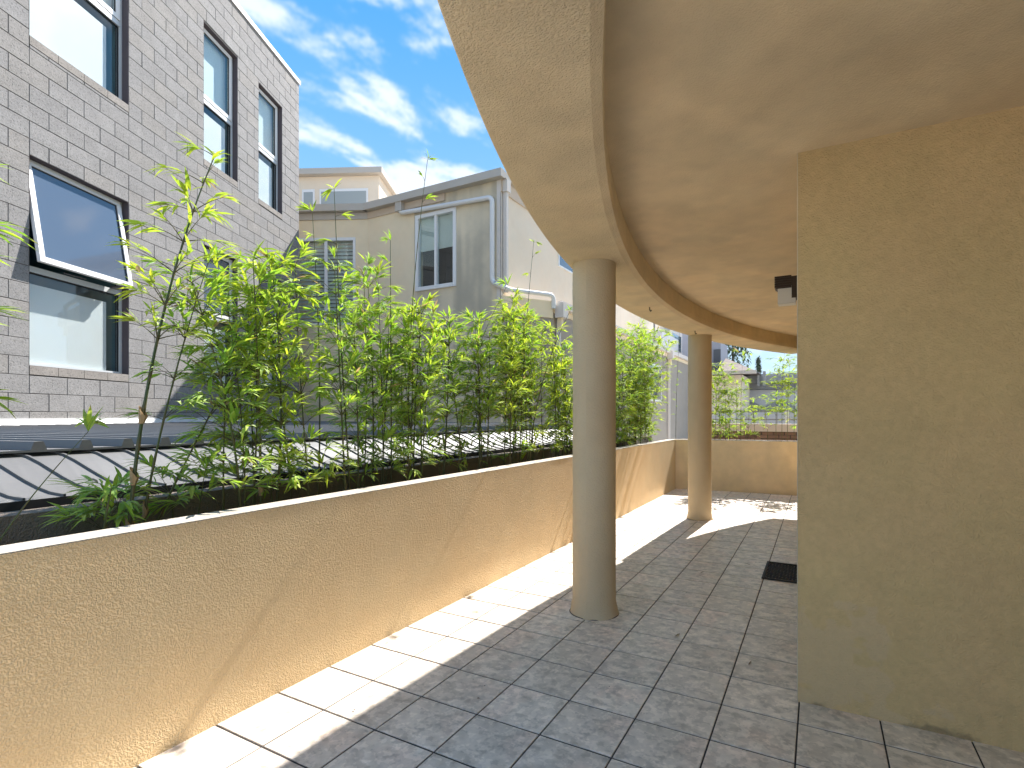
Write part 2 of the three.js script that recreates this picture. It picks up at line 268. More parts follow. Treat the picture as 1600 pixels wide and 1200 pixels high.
// ---------------------------------------------------------------- the house over the patio: wall, ceiling, curved beam
const CX = 9.76, CZ = 5.524, RO = 11.5, RI = 11.055, ZEND = 10.86;
const arcX = (R, Z) => CX - Math.sqrt(R * R - (Z - CZ) * (Z - CZ));
{
  const house = thing('house', 'beige rendered house wall and curved ceiling sheltering the patio', 'house');
  const zs = (R) => { const a = []; for (let k = 0; k <= 96; k++) a.push(-0.6 + (ZEND + 0.6) * k / 96); return a; };
  // ceiling slab above the beam
  const outer = zs().map((z) => [arcX(RO, z), z]);
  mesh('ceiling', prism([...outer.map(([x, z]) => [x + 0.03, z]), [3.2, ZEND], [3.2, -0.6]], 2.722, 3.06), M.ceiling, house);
  // curved beam: profile swept along the arc
  const prof = [[RO, 2.98], [RO, 2.514], [RO - 0.006, 2.508], [RI + 0.045, 2.508], [RI + 0.006, 2.524], [RI, 2.575], [RI + 0.012, 2.582], [RI + 0.012, 2.74], [RI + 0.012, 2.98]];
  const Z = zs(), V = [], L = [];
  const at = ([R, y], z) => { const a0 = Math.asin((z - CZ) / RO); return P(CX - R * Math.cos(a0), y, CZ + R * Math.sin(a0)); };
  const pos = [], nor = [], uv = [];
  for (let p = 0; p < prof.length - 1; p++) {
    const dR = prof[p + 1][0] - prof[p][0], dy = prof[p + 1][1] - prof[p][1], len = Math.hypot(dR, dy), nR = dy / len, ny = -dR / len;   // outward of the solid
    for (let k = 0; k < Z.length - 1; k++) {
      const c = [[p, k], [p, k + 1], [p + 1, k + 1], [p, k], [p + 1, k + 1], [p + 1, k]];
      for (const [a, b] of c) {
        const q = at(prof[a], Z[b]), a0 = Math.asin((Z[b] - CZ) / RO); pos.push(q.x, q.y, q.z);
        const sgn = -1; nor.push(-Math.cos(a0) * nR * sgn, ny * sgn, -Math.sin(a0) * nR * sgn);
        let m = 0; for (let e = 0; e < a; e++) m += Math.hypot(prof[e + 1][0] - prof[e][0], prof[e + 1][1] - prof[e][1]); uv.push(m, a0 * RO);
      }
    }
  }
  const g = new THREE.BufferGeometry(); g.setAttribute('position', new THREE.Float32BufferAttribute(pos, 3)); g.setAttribute('normal', new THREE.Float32BufferAttribute(nor, 3)); g.setAttribute('uv', new THREE.Float32BufferAttribute(uv, 2));
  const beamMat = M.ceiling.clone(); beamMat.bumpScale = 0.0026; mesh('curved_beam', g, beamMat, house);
  // end beam across the far edge, solid parapet and upper storey above
  mesh('end_beam', bx(-0.33, 3.2, 2.51, 2.72, ZEND - 0.4, ZEND), M.render, house);
  mesh('parapet', prism([...outer, ...outer.slice().reverse().map(([x, z]) => [x + 0.16, z])], 2.985, 3.9), M.renderSmooth, house);
  mesh('upper_storey', bx(0.6, 3.2, 3.07, 6.2, -0.6, ZEND - 1.0), M.renderSmooth, house);
  // wall by the camera with a doorway further along
  mesh('pier', prism([[-0.088, 3.045], [3.2, 3.045], [3.2, 4.95], [-0.092, 4.95], [-0.092, 3.05]], -0.02, 2.73), M.wallFace, house);
  mesh('corner_bead', bx(-0.0925, -0.0885, 0.0, 2.72, 3.0435, 3.049), M.bead, house);
  mesh('wall', [bx(0.26, 3.2, -0.02, 2.73, 4.95, 6.05), bx(-0.092, 3.2, -0.02, 2.73, 6.05, ZEND - 0.42), bx(2.2, 3.2, -0.02, 2.73, -0.6, 3.045)], M.renderSmooth, house);
  const door = mesh('door', bx(0.215, 0.258, 0.0, 2.05, 5.05, 5.95), M.trim, house); mesh('handle', bx(0.17, 0.215, 0.98, 1.02, 5.12, 5.24), M.steel, door);
}
function columnAt(X, Z, label) {
  const r = 0.1545, pr = [[r + 0.016, -0.004], [r + 0.015, 0.006], [r + 0.006, 0.022], [r + 0.001, 0.05], [r, 0.09]]; for (let k = 1; k <= 12; k++) pr.push([r + Math.sin(k * 2.1 + X * 9 + Z) * 0.0008, 0.09 + (2.512 - 0.09) * k / 12]);
  const g = new THREE.LatheGeometry(pr.map(([a, b]) => new THREE.Vector2(a, b)), 72), uv = g.attributes.uv;
  for (let i = 0; i < uv.count; i++) uv.setXY(i, uv.getX(i) * 2 * Math.PI * r + Z, g.attributes.position.getY(i));
  const c = thing('round_column', label, 'column', 'columns carrying the curved beam', P(X, 0, Z)); c.userData.kind = 'thing';
  const gp = g.attributes.position; for (let i = 0; i < gp.count; i++) { const y = gp.getY(i), a = Math.atan2(gp.getZ(i), gp.getX(i)), q = y < 0.06 ? vnoise((a + 3.1416) * 3, y * 30, 19, 9999, 12) * 0.010 : 0, k = 1 + (q + (vnoise((a + 3.1416) * 1.6, y * 2.2 + Z, 10, 9999, 14) - 0.5) * 0.0022) / r; gp.setX(i, gp.getX(i) * k); gp.setZ(i, gp.getZ(i) * k); }
  g.computeVertexNormals(); mesh('shaft', g, M.column, c);
  mesh('foot_joint', new THREE.TorusGeometry(r + 0.019, 0.0045, 5, 64).rotateX(Math.PI / 2), M.grout, c);
}
columnAt(-1.413, 3.709, 'thick round rendered column nearest the camera, under the curved beam');
columnAt(-1.4196, 7.757, 'slimmer looking round column near the corner at the far end of the patio');

// ---------------------------------------------------------------- planters
const WX = -2.412, WT = 0.95;
{
  const pl = thing('planter', 'long beige stucco planter wall running beside the tiled patio', 'planter');
  const NX = 560, NY = 22, face = new THREE.PlaneGeometry(13.7, WT - 0.004 + 0.03, NX, NY), fp = face.attributes.position, fu = face.attributes.uv;   // hand-trowelled face, a few millimetres out of true
  for (let i = 0; i < fp.count; i++) {
    const Z = 3.85 + fp.getX(i), y = fp.getY(i) + (WT - 0.004 - 0.03) / 2, n = (q, e, fz, fy) => vnoise(Z * fz + 50, y * fy + 50, 4096, 4096, q) * e;
    const foot = sstep(0.16, 0.0, y) * (0.002 + n(7, 0.009, 1.6, 2)) + sstep(0.045, 0.0, y) * (0.002 + n(9, 0.004, 6, 1));
    const d = (n(3, 1, 1.7, 2.2) - 0.5) * 0.0016 + (n(4, 1, 5, 6) - 0.5) * 0.0008 + foot;
    fp.setXYZ(i, WX - 0.002 + d * sstep(WT, WT - 0.05, y) + sstep(WT - 0.05, WT, y) * 0.001, y, -Z); fu.setXY(i, Z, y);
  }
  face.computeVertexNormals();
  mesh('front_wall', [bx(WX - 0.148, WX - 0.012, -0.45, WT - 0.004, -3.0, 10.70), face], M.render, pl);
  mesh('coping', bx(WX - 0.15, WX - 0.0035, WT - 0.004, WT, -3.0, 10.70), M.coping, pl);
  mesh('back_wall', bx(-3.25, -3.11, -0.45, 0.975, -3.0, 11.6), M.planterInner, pl);
  tag(mesh('soil', bx(-3.11, WX - 0.15, 0.5, 0.80, -3.0, 11.5), M.soil, pl), 'dark soil in the planter');
  const pe = thing('end_planter', 'beige rendered planter wall closing the far end of the patio', 'planter');
  const A = [WX - 0.1, 10.70], B = [3.2, 11.25], n = [A, B, [3.2, 11.4], [WX - 0.1, 10.85]];
  mesh('front_wall', prism(n, -0.45, WT - 0.004), M.ceiling, pe);
  mesh('coping', prism(n.map(([x, z], i) => [x, z + (i < 2 ? -0.003 : 0.003)]), WT - 0.004, WT), M.coping, pe);
  mesh('soil', prism([[WX - 0.15, 10.86], [3.2, 11.405], [3.2, 11.95], [WX - 0.15, 11.5]], 0.5, 0.82), M.soil, pe);
  mesh('back_wall', prism([[WX - 0.1, 11.55], [3.2, 12.0], [3.2, 12.12], [WX - 0.1, 11.67]], -0.45, 0.93), M.planterInner, pe);
}

// ---------------------------------------------------------------- metal roof between the planter and the block building
const F0 = [-7.421, 2.297], FD = [-0.402, 0.9156], FN = [0.9156, 0.402];
const facadeDistance = (X, Z) => (X - F0[0]) * FN[0] + (Z - F0[1]) * FN[1];
{
  const rf = thing('metal_roof', 'low grey ribbed metal roof between the planter and the block building', 'roof', null);
  rf.userData.kind = 'thing';
  const EX = -3.275, prof = [[0, 1.015], [0.07, 1.026], [0.14, 1.05], [0.21, 1.083], [0.28, 1.121], [0.35, 1.160], [0.42, 1.192], [0.52, 1.215]];
  const low = [], Z0 = -1.2, Z1 = 9.3, pt = (Z, t, dy = 0, y = null) => { // t back along the ribs from the front edge
    let k = 0; while (k < prof.length - 2 && t > prof[k + 1][0]) k++; const a = prof[k], b = prof[k + 1], h = y ?? a[1] + (b[1] - a[1]) * (t - a[0]) / (b[0] - a[0]);
    return P(EX - FN[0] * t, h + dy, Z - FN[1] * t); };
  for (let k = 0; k < prof.length - 1; k++) low.push([pt(Z0, prof[k][0]), pt(Z1, prof[k][0]), pt(Z1, prof[k + 1][0]), pt(Z0, prof[k + 1][0])]);
  mesh('lower_sheet', quads(low), M.roof, rf);
  mesh('front_edge', quads([[pt(Z0, 0), pt(Z1, 0), pt(Z1, 0, -0.06), pt(Z0, 0, -0.06)]]), M.black, rf);
  for (let Z = Z0 + 0.06; Z < Z1; Z += 0.16) {
    const L = [], w = 0.0055; for (let k = 0; k < prof.length - 1; k++) { const t0 = prof[k][0], t1 = prof[k + 1][0], h = 0.012;
      L.push([pt(Z - w, t0, h), pt(Z + w, t0, h), pt(Z + w, t1, h), pt(Z - w, t1, h)], [pt(Z + w, t0, 0), pt(Z + w, t1, 0), pt(Z + w, t1, h), pt(Z + w, t0, h)], [pt(Z - w, t0, 0), pt(Z - w, t0, h), pt(Z - w, t1, h), pt(Z - w, t1, 0)]); }
    mesh('seam', quads(L), M.roofRib, rf);
  }
  // upper sheet with trapezoid ribs, from t0 back to the facade
  const t0 = 0.44, yE = 1.232, yF = 1.272;
  const up = (Z, q, dy = 0) => { const a = P(EX - FN[0] * t0, 0, Z - FN[1] * t0), len = facadeDistance(a.x, -a.z) - 0.012; return new THREE.Vector3(a.x - FN[0] * len * q, lerp(yE, yF, q) + dy, a.z + FN[1] * len * q); };
  mesh('upper_sheet', quads([[up(Z0, 0), up(Z1, 0), up(Z1, 1), up(Z0, 1)], [up(Z0, 0, -0.012), up(Z1, 0, -0.012), up(Z1, 0), up(Z0, 0)]]), M.roof, rf);
  for (let Z = Z0 + 0.06; Z < Z1; Z += 0.218) {
    const a = 0.036, b = 0.02, h = 0.046, A = (q) => [up(Z - a, q), up(Z - b, q, h), up(Z + b, q, h), up(Z + a, q)], f = A(0), k = A(1);
    mesh('rib', quads([[f[0], f[1], k[1], k[0]], [f[1], f[2], k[2], k[1]], [f[2], f[3], k[3], k[2]], [f[0], f[3], f[2], f[1]]]), M.roof, rf);
  }
}

// ---------------------------------------------------------------- grey block building
const blockB = thing('block_building', 'grey concrete block building with white framed windows and a flat parapet', 'building', null, new THREE.Vector3(F0[0], 0, -F0[1]));
blockB.rotation.y = Math.atan2(FD[1], FD[0]);
{
  const S0 = -1.35, S1 = 6.343, TOP = 8.74, BL = 0.4535, CH = 0.2, CY0 = 1.458 - 0.2 * 2;
  const wins = [ // s0, s1, y0, y1, transom, kind
    [0.311, 1.668, 1.97, 4.285, 3.06, 'awning'], [0.311, 1.668, 5.60, 7.83, 6.66, 'plain'],
    [3.19, 4.10, 5.60, 7.83, 6.62, 'plain'], [4.77, 5.63, 5.58, 7.80, 6.62, 'plain'],
    [3.20, 4.10, 1.97, 4.20, 3.06, 'screen'], [4.77, 5.62, 1.97, 4.18, 3.06, 'screen']];
  const inWin = (s0, s1, y0, y1) => wins.find((w) => s1 > w[0] + 1e-4 && s0 < w[1] - 1e-4 && y1 > w[2] + 1e-4 && y0 < w[3] - 1e-4);
  // core wall (mortar) as a grid with the openings left out
  const ss = [S0, S1, ...wins.flatMap((w) => [w[0], w[1]])].sort((a, b) => a - b), ys = [-0.5, TOP, ...wins.flatMap((w) => [w[2], w[3]])].sort((a, b) => a - b), core = [];
  for (let i = 0; i < ss.length - 1; i++) for (let j = 0; j < ys.length - 1; j++) if (ss[i + 1] - ss[i] > 1e-3 && ys[j + 1] - ys[j] > 1e-3 && !inWin(ss[i], ss[i + 1], ys[j], ys[j + 1])) core.push(lb(ss[i], ss[i + 1], ys[j], ys[j + 1], -0.2, -0.0075));
  mesh('wall_core', core, M.mortar, blockB);
  mesh('flank_wall', [lb(S1 - 0.2, S1 - 0.002, -0.5, TOP, -9, -0.2), lb(S0, S0 + 0.2, -0.5, TOP, -9, -0.2), lb(S0, S1, -0.5, TOP, -9.2, -9), lb(S0, S1, TOP - 0.3, TOP - 0.1, -9, -0.2)], M.block[1], blockB);
  const rnd = mulberry(9), cand = [];
  for (let r = 0; ; r++) {
    const y0 = CY0 + r * CH; if (y0 >= TOP) break; const y1 = Math.min(y0 + CH, TOP); if (y1 < 1.2) continue;
    const off = (r % 2 ? 0.311 : 0.084) - BL * 5;
    for (let k = 0; ; k++) {
      let a = off + k * BL, b = a + BL; if (a > S1) break; if (b < S0) continue; a = Math.max(a, S0); b = Math.min(b, S1);
      let pieces = [[a, b, y0, y1]];
      for (const w of wins) { const sill = w[2] - 0.105; const nx = []; for (const [p, q, e, f] of pieces) {
        if (q <= w[0] || p >= w[1] || f <= sill || e >= w[3]) { nx.push([p, q, e, f]); continue; }
        if (p < w[0]) nx.push([p, w[0], e, f]); if (q > w[1]) nx.push([w[1], q, e, f]);
        const p2 = Math.max(p, w[0]), q2 = Math.min(q, w[1]); if (e < sill) nx.push([p2, q2, e, sill]); if (f > w[3]) nx.push([p2, q2, w[3], f]); } pieces = nx; }
      for (const [p, q, e, f] of pieces) if (q - p > 0.03 && f - e > 0.03) {
        const s = (p + q) / 2, y = (e + f) / 2, X = F0[0] + FD[0] * s, Z = F0[1] + FD[1] * s, [u, v, d] = project(X, y, Z), vis = d > 0 && u > -25 && u < 1600 && v > -25 && v < 665;
        cand.push([p, q, e, f, vis ? (q - p) * (f - e) / (d * d) : -1]);
      }
    }
  }
  cand.sort((a, b) => b[4] - a[4]);
  const geoCache = {}, blockGeo = (p, q, e, f) => {
    const w = q - p - (0.004 + Math.floor(rnd() * 3) * 0.003), h = f - e - (0.005 + Math.floor(rnd() * 2) * 0.003), key = `${w.toFixed(3)},${h.toFixed(3)},${Math.floor(rnd() * 4)}`;
    if (geoCache[key]) return geoCache[key];
    const c = 0.0025, x = w / 2, y = h / 2, T = (a, b, z) => new THREE.Vector3(a, b, z), o = [[-1, -1], [1, -1], [1, 1], [-1, 1]];
    const top = o.map(([a, b]) => T(a * (x - c), b * (y - c), 0)), mid = o.map(([a, b]) => T(a * x, b * y, -c)), bot = o.map(([a, b]) => T(a * x, b * y, -0.01)), L = [top];
    for (let i = 0; i < 4; i++) { const k = (i + 1) % 4; L.push([top[i], mid[i], mid[k], top[k]], [mid[i], bot[i], bot[k], mid[k]]); }
    const g = quads(L), uv = g.attributes.uv, ou = rnd(), ov = rnd(); for (let i = 0; i < uv.count; i++) uv.setXY(i, uv.getX(i) + ou, uv.getY(i) + ov);
    return geoCache[key] = g;
  };
  const rest = [];
  cand.forEach(([p, q, e, f, a], i) => {
    const g = blockGeo(p, q, e, f), z = (rnd() - 0.5) * 0.002;
    if (i < 300 && a > 0) { const m = new THREE.Mesh(g, M.block[Math.floor(rnd() * 4)]); m.name = 'block'; m.position.set((p + q) / 2, (e + f) / 2, z); m.rotation.y = (rnd() - 0.5) * 0.003; m.castShadow = m.receiveShadow = true; blockB.add(m); }
    else rest.push(g.clone().translate((p + q) / 2, (e + f) / 2, z));
  });
  mesh('block_field', rest, M.block[1], blockB).userData.kind = 'stuff';
  mesh('parapet_cap', [lb(S0, S1 + 0.03, TOP, TOP + 0.05, -0.25, 0.028), lb(S0, S1 + 0.03, TOP - 0.035, TOP, 0.0045, 0.026)], M.whiteCap, blockB);
  mesh('flashing', [lb(S0, S1, 1.355, 1.385, -0.003, 0.02), quads([[new THREE.Vector3(S0, 1.37, 0.02), new THREE.Vector3(S0, 1.285, 0.075), new THREE.Vector3(S1, 1.285, 0.075), new THREE.Vector3(S1, 1.37, 0.02)]])], M.whiteCap, blockB);
  for (const [s0, s1, y0, y1, yt, kind] of wins) {
    const w = sub('window', blockB), rec = -0.095, fd = 0.05, T = 0.032, z0 = rec - fd, z1 = rec, lower = y0 < 3;
    mesh('reveal', [lb(s1 - 0.004, s1 - 0.0005, y0, y1, rec, -0.004), lb(s0 + 0.0005, s0 + 0.004, y0, y1, rec, -0.004), lb(s0 + 0.004, s1 - 0.004, y1 - 0.004, y1 - 0.0005, rec, -0.004)], M.reveal, w);
    // sill blocks
    let a = s0; while (a < s1 - 0.05) { const b = Math.min(a + 0.34, s1); mesh('sill_brick', lb(a + 0.003, b - 0.003, y0 - 0.1, y0 - 0.004, -0.12, 0.002), M.sill, w); a = b; }
    mesh('frame', [lb(s0 + 0.004, s0 + 0.004 + T, y0, y1 - 0.004, z0, z1), lb(s1 - 0.004 - T * 1.3, s1 - 0.004, y0, y1 - 0.004, z0, z1), lb(s0 + 0.004 + T, s1 - 0.004 - T * 1.3, y0, y0 + T * 0.9, z0, z1 + 0.012), lb(s0 + 0.004 + T, s1 - 0.004 - T * 1.3, y1 - 0.004 - T, y1 - 0.004, z0, z1), lb(s0 + 0.004 + T, s1 - 0.004 - T * 1.3, yt - 0.035, yt + 0.03, z0, z1 + 0.006)], lower ? M.alu : M.alu, w);
    const p0 = s0 + 0.036, p1 = s1 - 0.046;
    mesh('gasket', [lb(p1 - 0.014, p1, y0 + T, yt - 0.036, z0 + 0.02, z1 - 0.012), lb(p0, p1 - 0.014, yt - 0.05, yt - 0.036, z0 + 0.02, z1 - 0.012)], M.gasket, w);
    tag(mesh('pane', lb(p0, p1 - 0.014, y0 + T * 0.9, yt - 0.05, z1 - 0.03, z1 - 0.026), M.glassTeal, w), 'lower pane with a frosted film inside');
    mesh('film', lb(p0 + 0.002, p1 - (s1 - s0) * 0.125, y0 + T, yt - 0.16, z1 - 0.042, z1 - 0.038), M.film, w);
    const swing = sub('sash', w), H = y1 - 0.006 - T - (yt + 0.03); swing.position.set(0, y1 - 0.006 - T * 0.3, z1 + 0.004);
    const f = 0.062, parts = [lb(p0 - 0.01, p0 - 0.01 + f, -H - 0.01, 0, -0.035, 0.008), lb(p1 - f, p1, -H - 0.01, 0, -0.035, 0.008), lb(p0 + f - 0.01, p1 - f, -f, 0, -0.035, 0.008), lb(p0 + f - 0.01, p1 - f, -H - 0.01, -H + f - 0.01, -0.035, 0.008)];
    if (kind === 'awning') swing.rotation.x = -9.5 * Math.PI / 180; else if (kind === 'screen') swing.rotation.x = -0.5 * Math.PI / 180;
    mesh('sash_frame', parts, M.white, swing);
    mesh('sash_gasket', [lb(p1 - f - 0.01, p1 - f, -H + f - 0.01, -f, -0.02, -0.004), lb(p0 + f, p1 - f - 0.01, -f - 0.01, -f, -0.02, -0.004)], M.gasket, swing);
    mesh('sash_pane', lb(p0 + f - 0.01, p1 - f - 0.01, -H + f - 0.01, -f - 0.01, -0.016, -0.012), kind === 'plain' ? M.glass : M.glassDark, swing);
    if (kind === 'awning') { mesh('stay', [lb(p1 - 0.13, p1 - 0.05, yt + 0.035, yt + 0.06, z1 - 0.01, z1 + 0.18), lb((p0 + p1) / 2 - 0.2, (p0 + p1) / 2 + 0.1, yt + 0.04, yt + 0.052, z1 + 0.02, z1 + 0.035)], M.steel, w); }
    if (kind === 'plain') mesh('blind', lb(p0 + 0.01, p1 - 0.02, yt + 0.04, y1 - 0.04, z0 - 0.05, z0 - 0.046), M.film, w);  // added pale panel: whitish reflection in the upper panes, put into colour
    // room behind
    const d = 1.3, b0 = s0 - 0.02, b1 = s1 + 0.02, c0 = y0 - 0.02, c1 = y1 + 0.02; mesh('room_lining', [lb(b0, b1, c0, c1, -0.2 - d - 0.02, -0.2 - d), lb(b0 - 0.02, b0, c0, c1, -0.2 - d, -0.2), lb(b1, b1 + 0.02, c0, c1, -0.2 - d, -0.2), lb(b0, b1, c1, c1 + 0.02, -0.2 - d, -0.2), lb(b0, b1, c0 - 0.02, c0, -0.2 - d, -0.2)], M.room, w);
  }
}

// ---------------------------------------------------------------- cream building behind, with a lower wing along the planter
{
  const b = thing('cream_building', 'cream rendered two storey building with stained gable wall and white drainpipe', 'building');
  const ZM = 9.47, XC = -5.61, XB = -9.25, YT = 6.30, YW = 3.90;
  // main wall with one window, left canted wall with a sliding window
  const [wx0, wy1] = onZ(652, 340, ZM), [wx1, wyb] = onZ(711, 445, ZM), wyT = (wy1 + onZ(711, 327, ZM)[1]) / 2, wyB = wyb;
  const Y0 = -0.5;
  mesh('gable_wall', [bx(-7.85, wx0, Y0, YT, ZM, ZM + 0.2), bx(wx1, XC, Y0, YT, ZM, ZM + 0.2), bx(wx0, wx1, wyT, YT, ZM, ZM + 0.2), bx(wx0, wx1, Y0, wyB, ZM, ZM + 0.2)], M.stained, b);
  mesh('end_wall', bx(XB, -7.85, Y0, YT, ZM - 0.004, ZM + 0.2), M.cream, b);
  const window = sub('window', b), zf = ZM + 0.03;
  mesh('frame', [bx(wx0 - 0.04, wx0 + 0.04, wyB - 0.03, wyT + 0.04, ZM - 0.03, zf + 0.05), bx(wx1 - 0.04, wx1 + 0.04, wyB - 0.03, wyT + 0.04, ZM - 0.03, zf + 0.05), bx(wx0 + 0.04, wx1 - 0.04, wyT - 0.04, wyT + 0.04, ZM - 0.03, zf + 0.05), bx(wx0 + 0.04, wx1 - 0.04, wyB - 0.03, wyB + 0.05, ZM - 0.045, zf + 0.05), bx((wx0 + wx1) / 2 - 0.03, (wx0 + wx1) / 2 + 0.03, wyB + 0.05, wyT - 0.04, ZM - 0.015, zf + 0.04)], M.white, window);
  const xm = (wx0 + wx1) / 2;
  mesh('pane', bx(wx0 + 0.04, xm - 0.03, wyB + 0.05, wyT - 0.04, zf, zf + 0.005), M.glass, window); mesh('pane', bx(xm + 0.03, wx1 - 0.04, wyB + 0.05, wyT - 0.04, zf + 0.01, zf + 0.015), M.glass, window);
  mesh('blind', bx(wx0 + 0.02, wx1 - 0.02, wyT - 0.75, wyT, zf + 0.06, zf + 0.064), M.blind, window);
  mesh('room_lining', [bx(wx0 - 0.1, wx1 + 0.1, wyB - 0.1, wyT + 0.1, ZM + 1.2, ZM + 1.22), bx(wx0 - 0.12, wx0 - 0.1, wyB - 0.1, wyT + 0.1, ZM + 0.2, ZM + 1.2), bx(wx1 + 0.1, wx1 + 0.12, wyB - 0.1, wyT + 0.1, ZM + 0.2, ZM + 1.2), bx(wx0 - 0.1, wx1 + 0.1, wyT + 0.1, wyT + 0.12, ZM + 0.2, ZM + 1.2), bx(wx0 - 0.1, wx1 + 0.1, wyB - 0.12, wyB - 0.1, ZM + 0.2, ZM + 1.2)], M.roomDark, window);
  mesh('side_wall', bx(XC - 0.2, XC - 0.003, YW - 0.3, YT, ZM + 0.2, 17.2), M.creamPale, b);
  mesh('roof', prism([[XB - 6, ZM + 0.1], [XC - 0.1, ZM + 0.1], [XC - 0.1, 17.2], [XB - 6, 17.2]], YT + 0.0, YT + 0.08), M.fascia, b);
  mesh('rear_wall', [bx(XB - 6, XC - 0.2, Y0, YT, 17.0, 17.2), bx(XB - 6.2, XB - 6, Y0, YT, ZM + 2, 17.2)], M.creamPale, b);
  // gutters and fascias
  mesh('gutter', [bx(XB - 0.02, XC + 0.1, YT - 0.10, YT + 0.06, ZM - 0.17, ZM - 0.01), bx(XC - 0.01, XC + 0.1, YT - 0.08, YT + 0.04, ZM - 0.01, 17.2)], M.fascia, b);
  mesh('fascia', [bx(XB, -7.0, YT - 0.26, YT - 0.105, ZM - 0.03, ZM - 0.005), bx(XC, XC + 0.03, YT - 0.34, YT - 0.085, ZM + 0.0, 17.2)], M.orangeTrim, b);
  mesh('corner_trim', [bx(XC - 0.09, XC + 0.004, YW - 0.2, YT - 0.1, ZM - 0.012, ZM - 0.004), bx(XC - 0.004, XC + 0.006, YW - 0.2, YT - 0.35, ZM - 0.012, ZM + 0.1)], M.trim, b);
  mesh('panel_joint', bx(XC - 0.002, XC + 0.004, YW, YT, 13.35, 13.375), M.trim, b);
  // drainpipe
  const zp = ZM - 0.08, q = (u, v) => { const [x, y] = onZ(u, v, zp); return P(x, y, zp); };
  const k1 = q(625, 333), k2 = q(769, 308), k3 = q(769, 441), k4 = q(783, 444);
  mesh('drainpipe', pipe([k1.clone().add(new THREE.Vector3(0, 0.24, 0)), k1, k2, k3, P(-5.62, k4.y, zp - 0.02), P(-5.5, 3.98, 9.62), P(-4.93, 3.98, 10.52), P(-4.93, 3.7, 10.54)], 0.05), M.pvc, b);
  mesh('pipe_head', [bx(k1.x - 0.09, k1.x + 0.09, YT - 0.3, YT - 0.06, zp - 0.07, zp + 0.06)], M.fascia, b);
  mesh('corner_downpipe', [bx(XC + 0.02, XC + 0.1, YW + 0.02, YT - 0.3, ZM + 0.06, ZM + 0.14), bx(XC + 0.01, XC + 0.13, YT - 0.34, YT - 0.1, ZM + 0.03, ZM + 0.18)], M.trim, b);
  // high side window
  const [sz0, sy0] = onX(872, 413, XC), [sz1] = onX(905, 420, XC); const sw = sub('window', b);
  mesh('frame', [bx(XC - 0.002, XC + 0.02, sy0 - 0.04, sy0, sz0, sz1), bx(XC - 0.002, XC + 0.02, sy0, sy0 + 0.7, sz0, sz0 + 0.05), bx(XC - 0.002, XC + 0.02, sy0 + 0.7, sy0 + 0.75, sz0, sz1), bx(XC - 0.002, XC + 0.02, sy0, sy0 + 0.7, sz1 - 0.05, sz1)], M.white, sw);
  mesh('pane', bx(XC - 0.001, XC + 0.006, sy0, sy0 + 0.7, sz0 + 0.05, sz1 - 0.05), M.glassDark, sw);
  // lower wing
  const wing = [[-5.66, ZM - 0.003], [-4.97, 10.56], [-4.97, 27.5], [-8.5, 27.5], [-8.5, 17.3], [-5.66, 17.3]];
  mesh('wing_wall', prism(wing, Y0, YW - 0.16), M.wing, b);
  mesh('wing_roof', prism(wing, YW - 0.16, YW - 0.06), M.fascia, b);
  const gut = (a, c, o, h0, h1, w) => { const dx = c[0] - a[0], dz = c[1] - a[1], l = Math.hypot(dx, dz), nx = dz / l, nz = -dx / l; return prism([[a[0] + nx * o, a[1] + nz * o], [c[0] + nx * o, c[1] + nz * o], [c[0] + nx * (o + w), c[1] + nz * (o + w)], [a[0] + nx * (o + w), a[1] + nz * (o + w)]], h0, h1); };
  mesh('wing_band', [gut([-5.66, ZM], [-4.97, 10.56], 0.004, 3.50, 3.86, 0.02), gut([-4.97, 10.6], [-4.97, 27.5], 0.004, 3.62, 3.74, 0.02)], M.cream, b);
  mesh('wing_gutter', [gut([-4.97, 10.75], [-4.97, 27.5], 0.026, 3.75, 3.9, 0.11)], M.trim, b);
  for (const z of [10.62, 20.6]) { const h = mesh('rain_head', bx(-4.94, -4.74, 3.52, 3.84, z, z + 0.26), M.trim, b); mesh('outlet', bx(-4.92, -4.82, 3.3, 3.52, z + 0.08, z + 0.18), M.cream, h); mesh('downpipe', bx(-4.955, -4.87, 0.2, 3.3, z + 0.09, z + 0.17), M.trim, h); }
  const ww = sub('window', b); mesh('frame', [bx(-4.972, -4.95, 1.9, 3.2, 18.2, 19.8)], M.white, ww); mesh('pane', bx(-4.951, -4.945, 1.97, 3.13, 18.28, 19.72), M.glassDark, ww);
  // canted wall towards the block building, with a sliding window
  const cw = sub('canted_wing', b); cw.position.set(XB, 0, -ZM); cw.rotation.y = Math.atan2(-0.4918, 0.8707) + Math.PI; // local x runs left across the picture
  const th = 0; cw.rotation.y = 0; const dirL = [-0.895, -0.446]; // unit [X, Z]
  cw.rotation.y = Math.atan2(dirL[1], dirL[0]);
  const L = 4.0, w0 = 0.30, w1 = 1.75, yb = 3.55, yt = 5.62;
  mesh('wall', [lb(0, w0, Y0, YT - 0.02, 0, 0.2), lb(w1, L, Y0, YT - 0.02, 0, 0.2), lb(w0, w1, yt, YT - 0.02, 0, 0.2), lb(w0, w1, Y0, yb, 0, 0.2)].map((g) => { return g; }), M.cream, cw);
  mesh('gutter', [lb(0, L, YT - 0.10, YT + 0.06, -0.16, -0.01), lb(0, L, YT - 0.26, YT - 0.105, -0.03, -0.004)], M.fascia, cw);
  mesh('window_frame', [lb(w0, w0 + 0.06, yb, yt, -0.01, 0.06), lb(w1 - 0.06, w1, yb, yt, -0.01, 0.06), lb(w0 + 0.06, w1 - 0.06, yt - 0.07, yt, -0.01, 0.06), lb(w0 + 0.06, w1 - 0.06, yb, yb + 0.06, -0.01, 0.06), lb(0.98, 1.05, yb + 0.06, yt - 0.07, 0, 0.05)], M.white, cw);
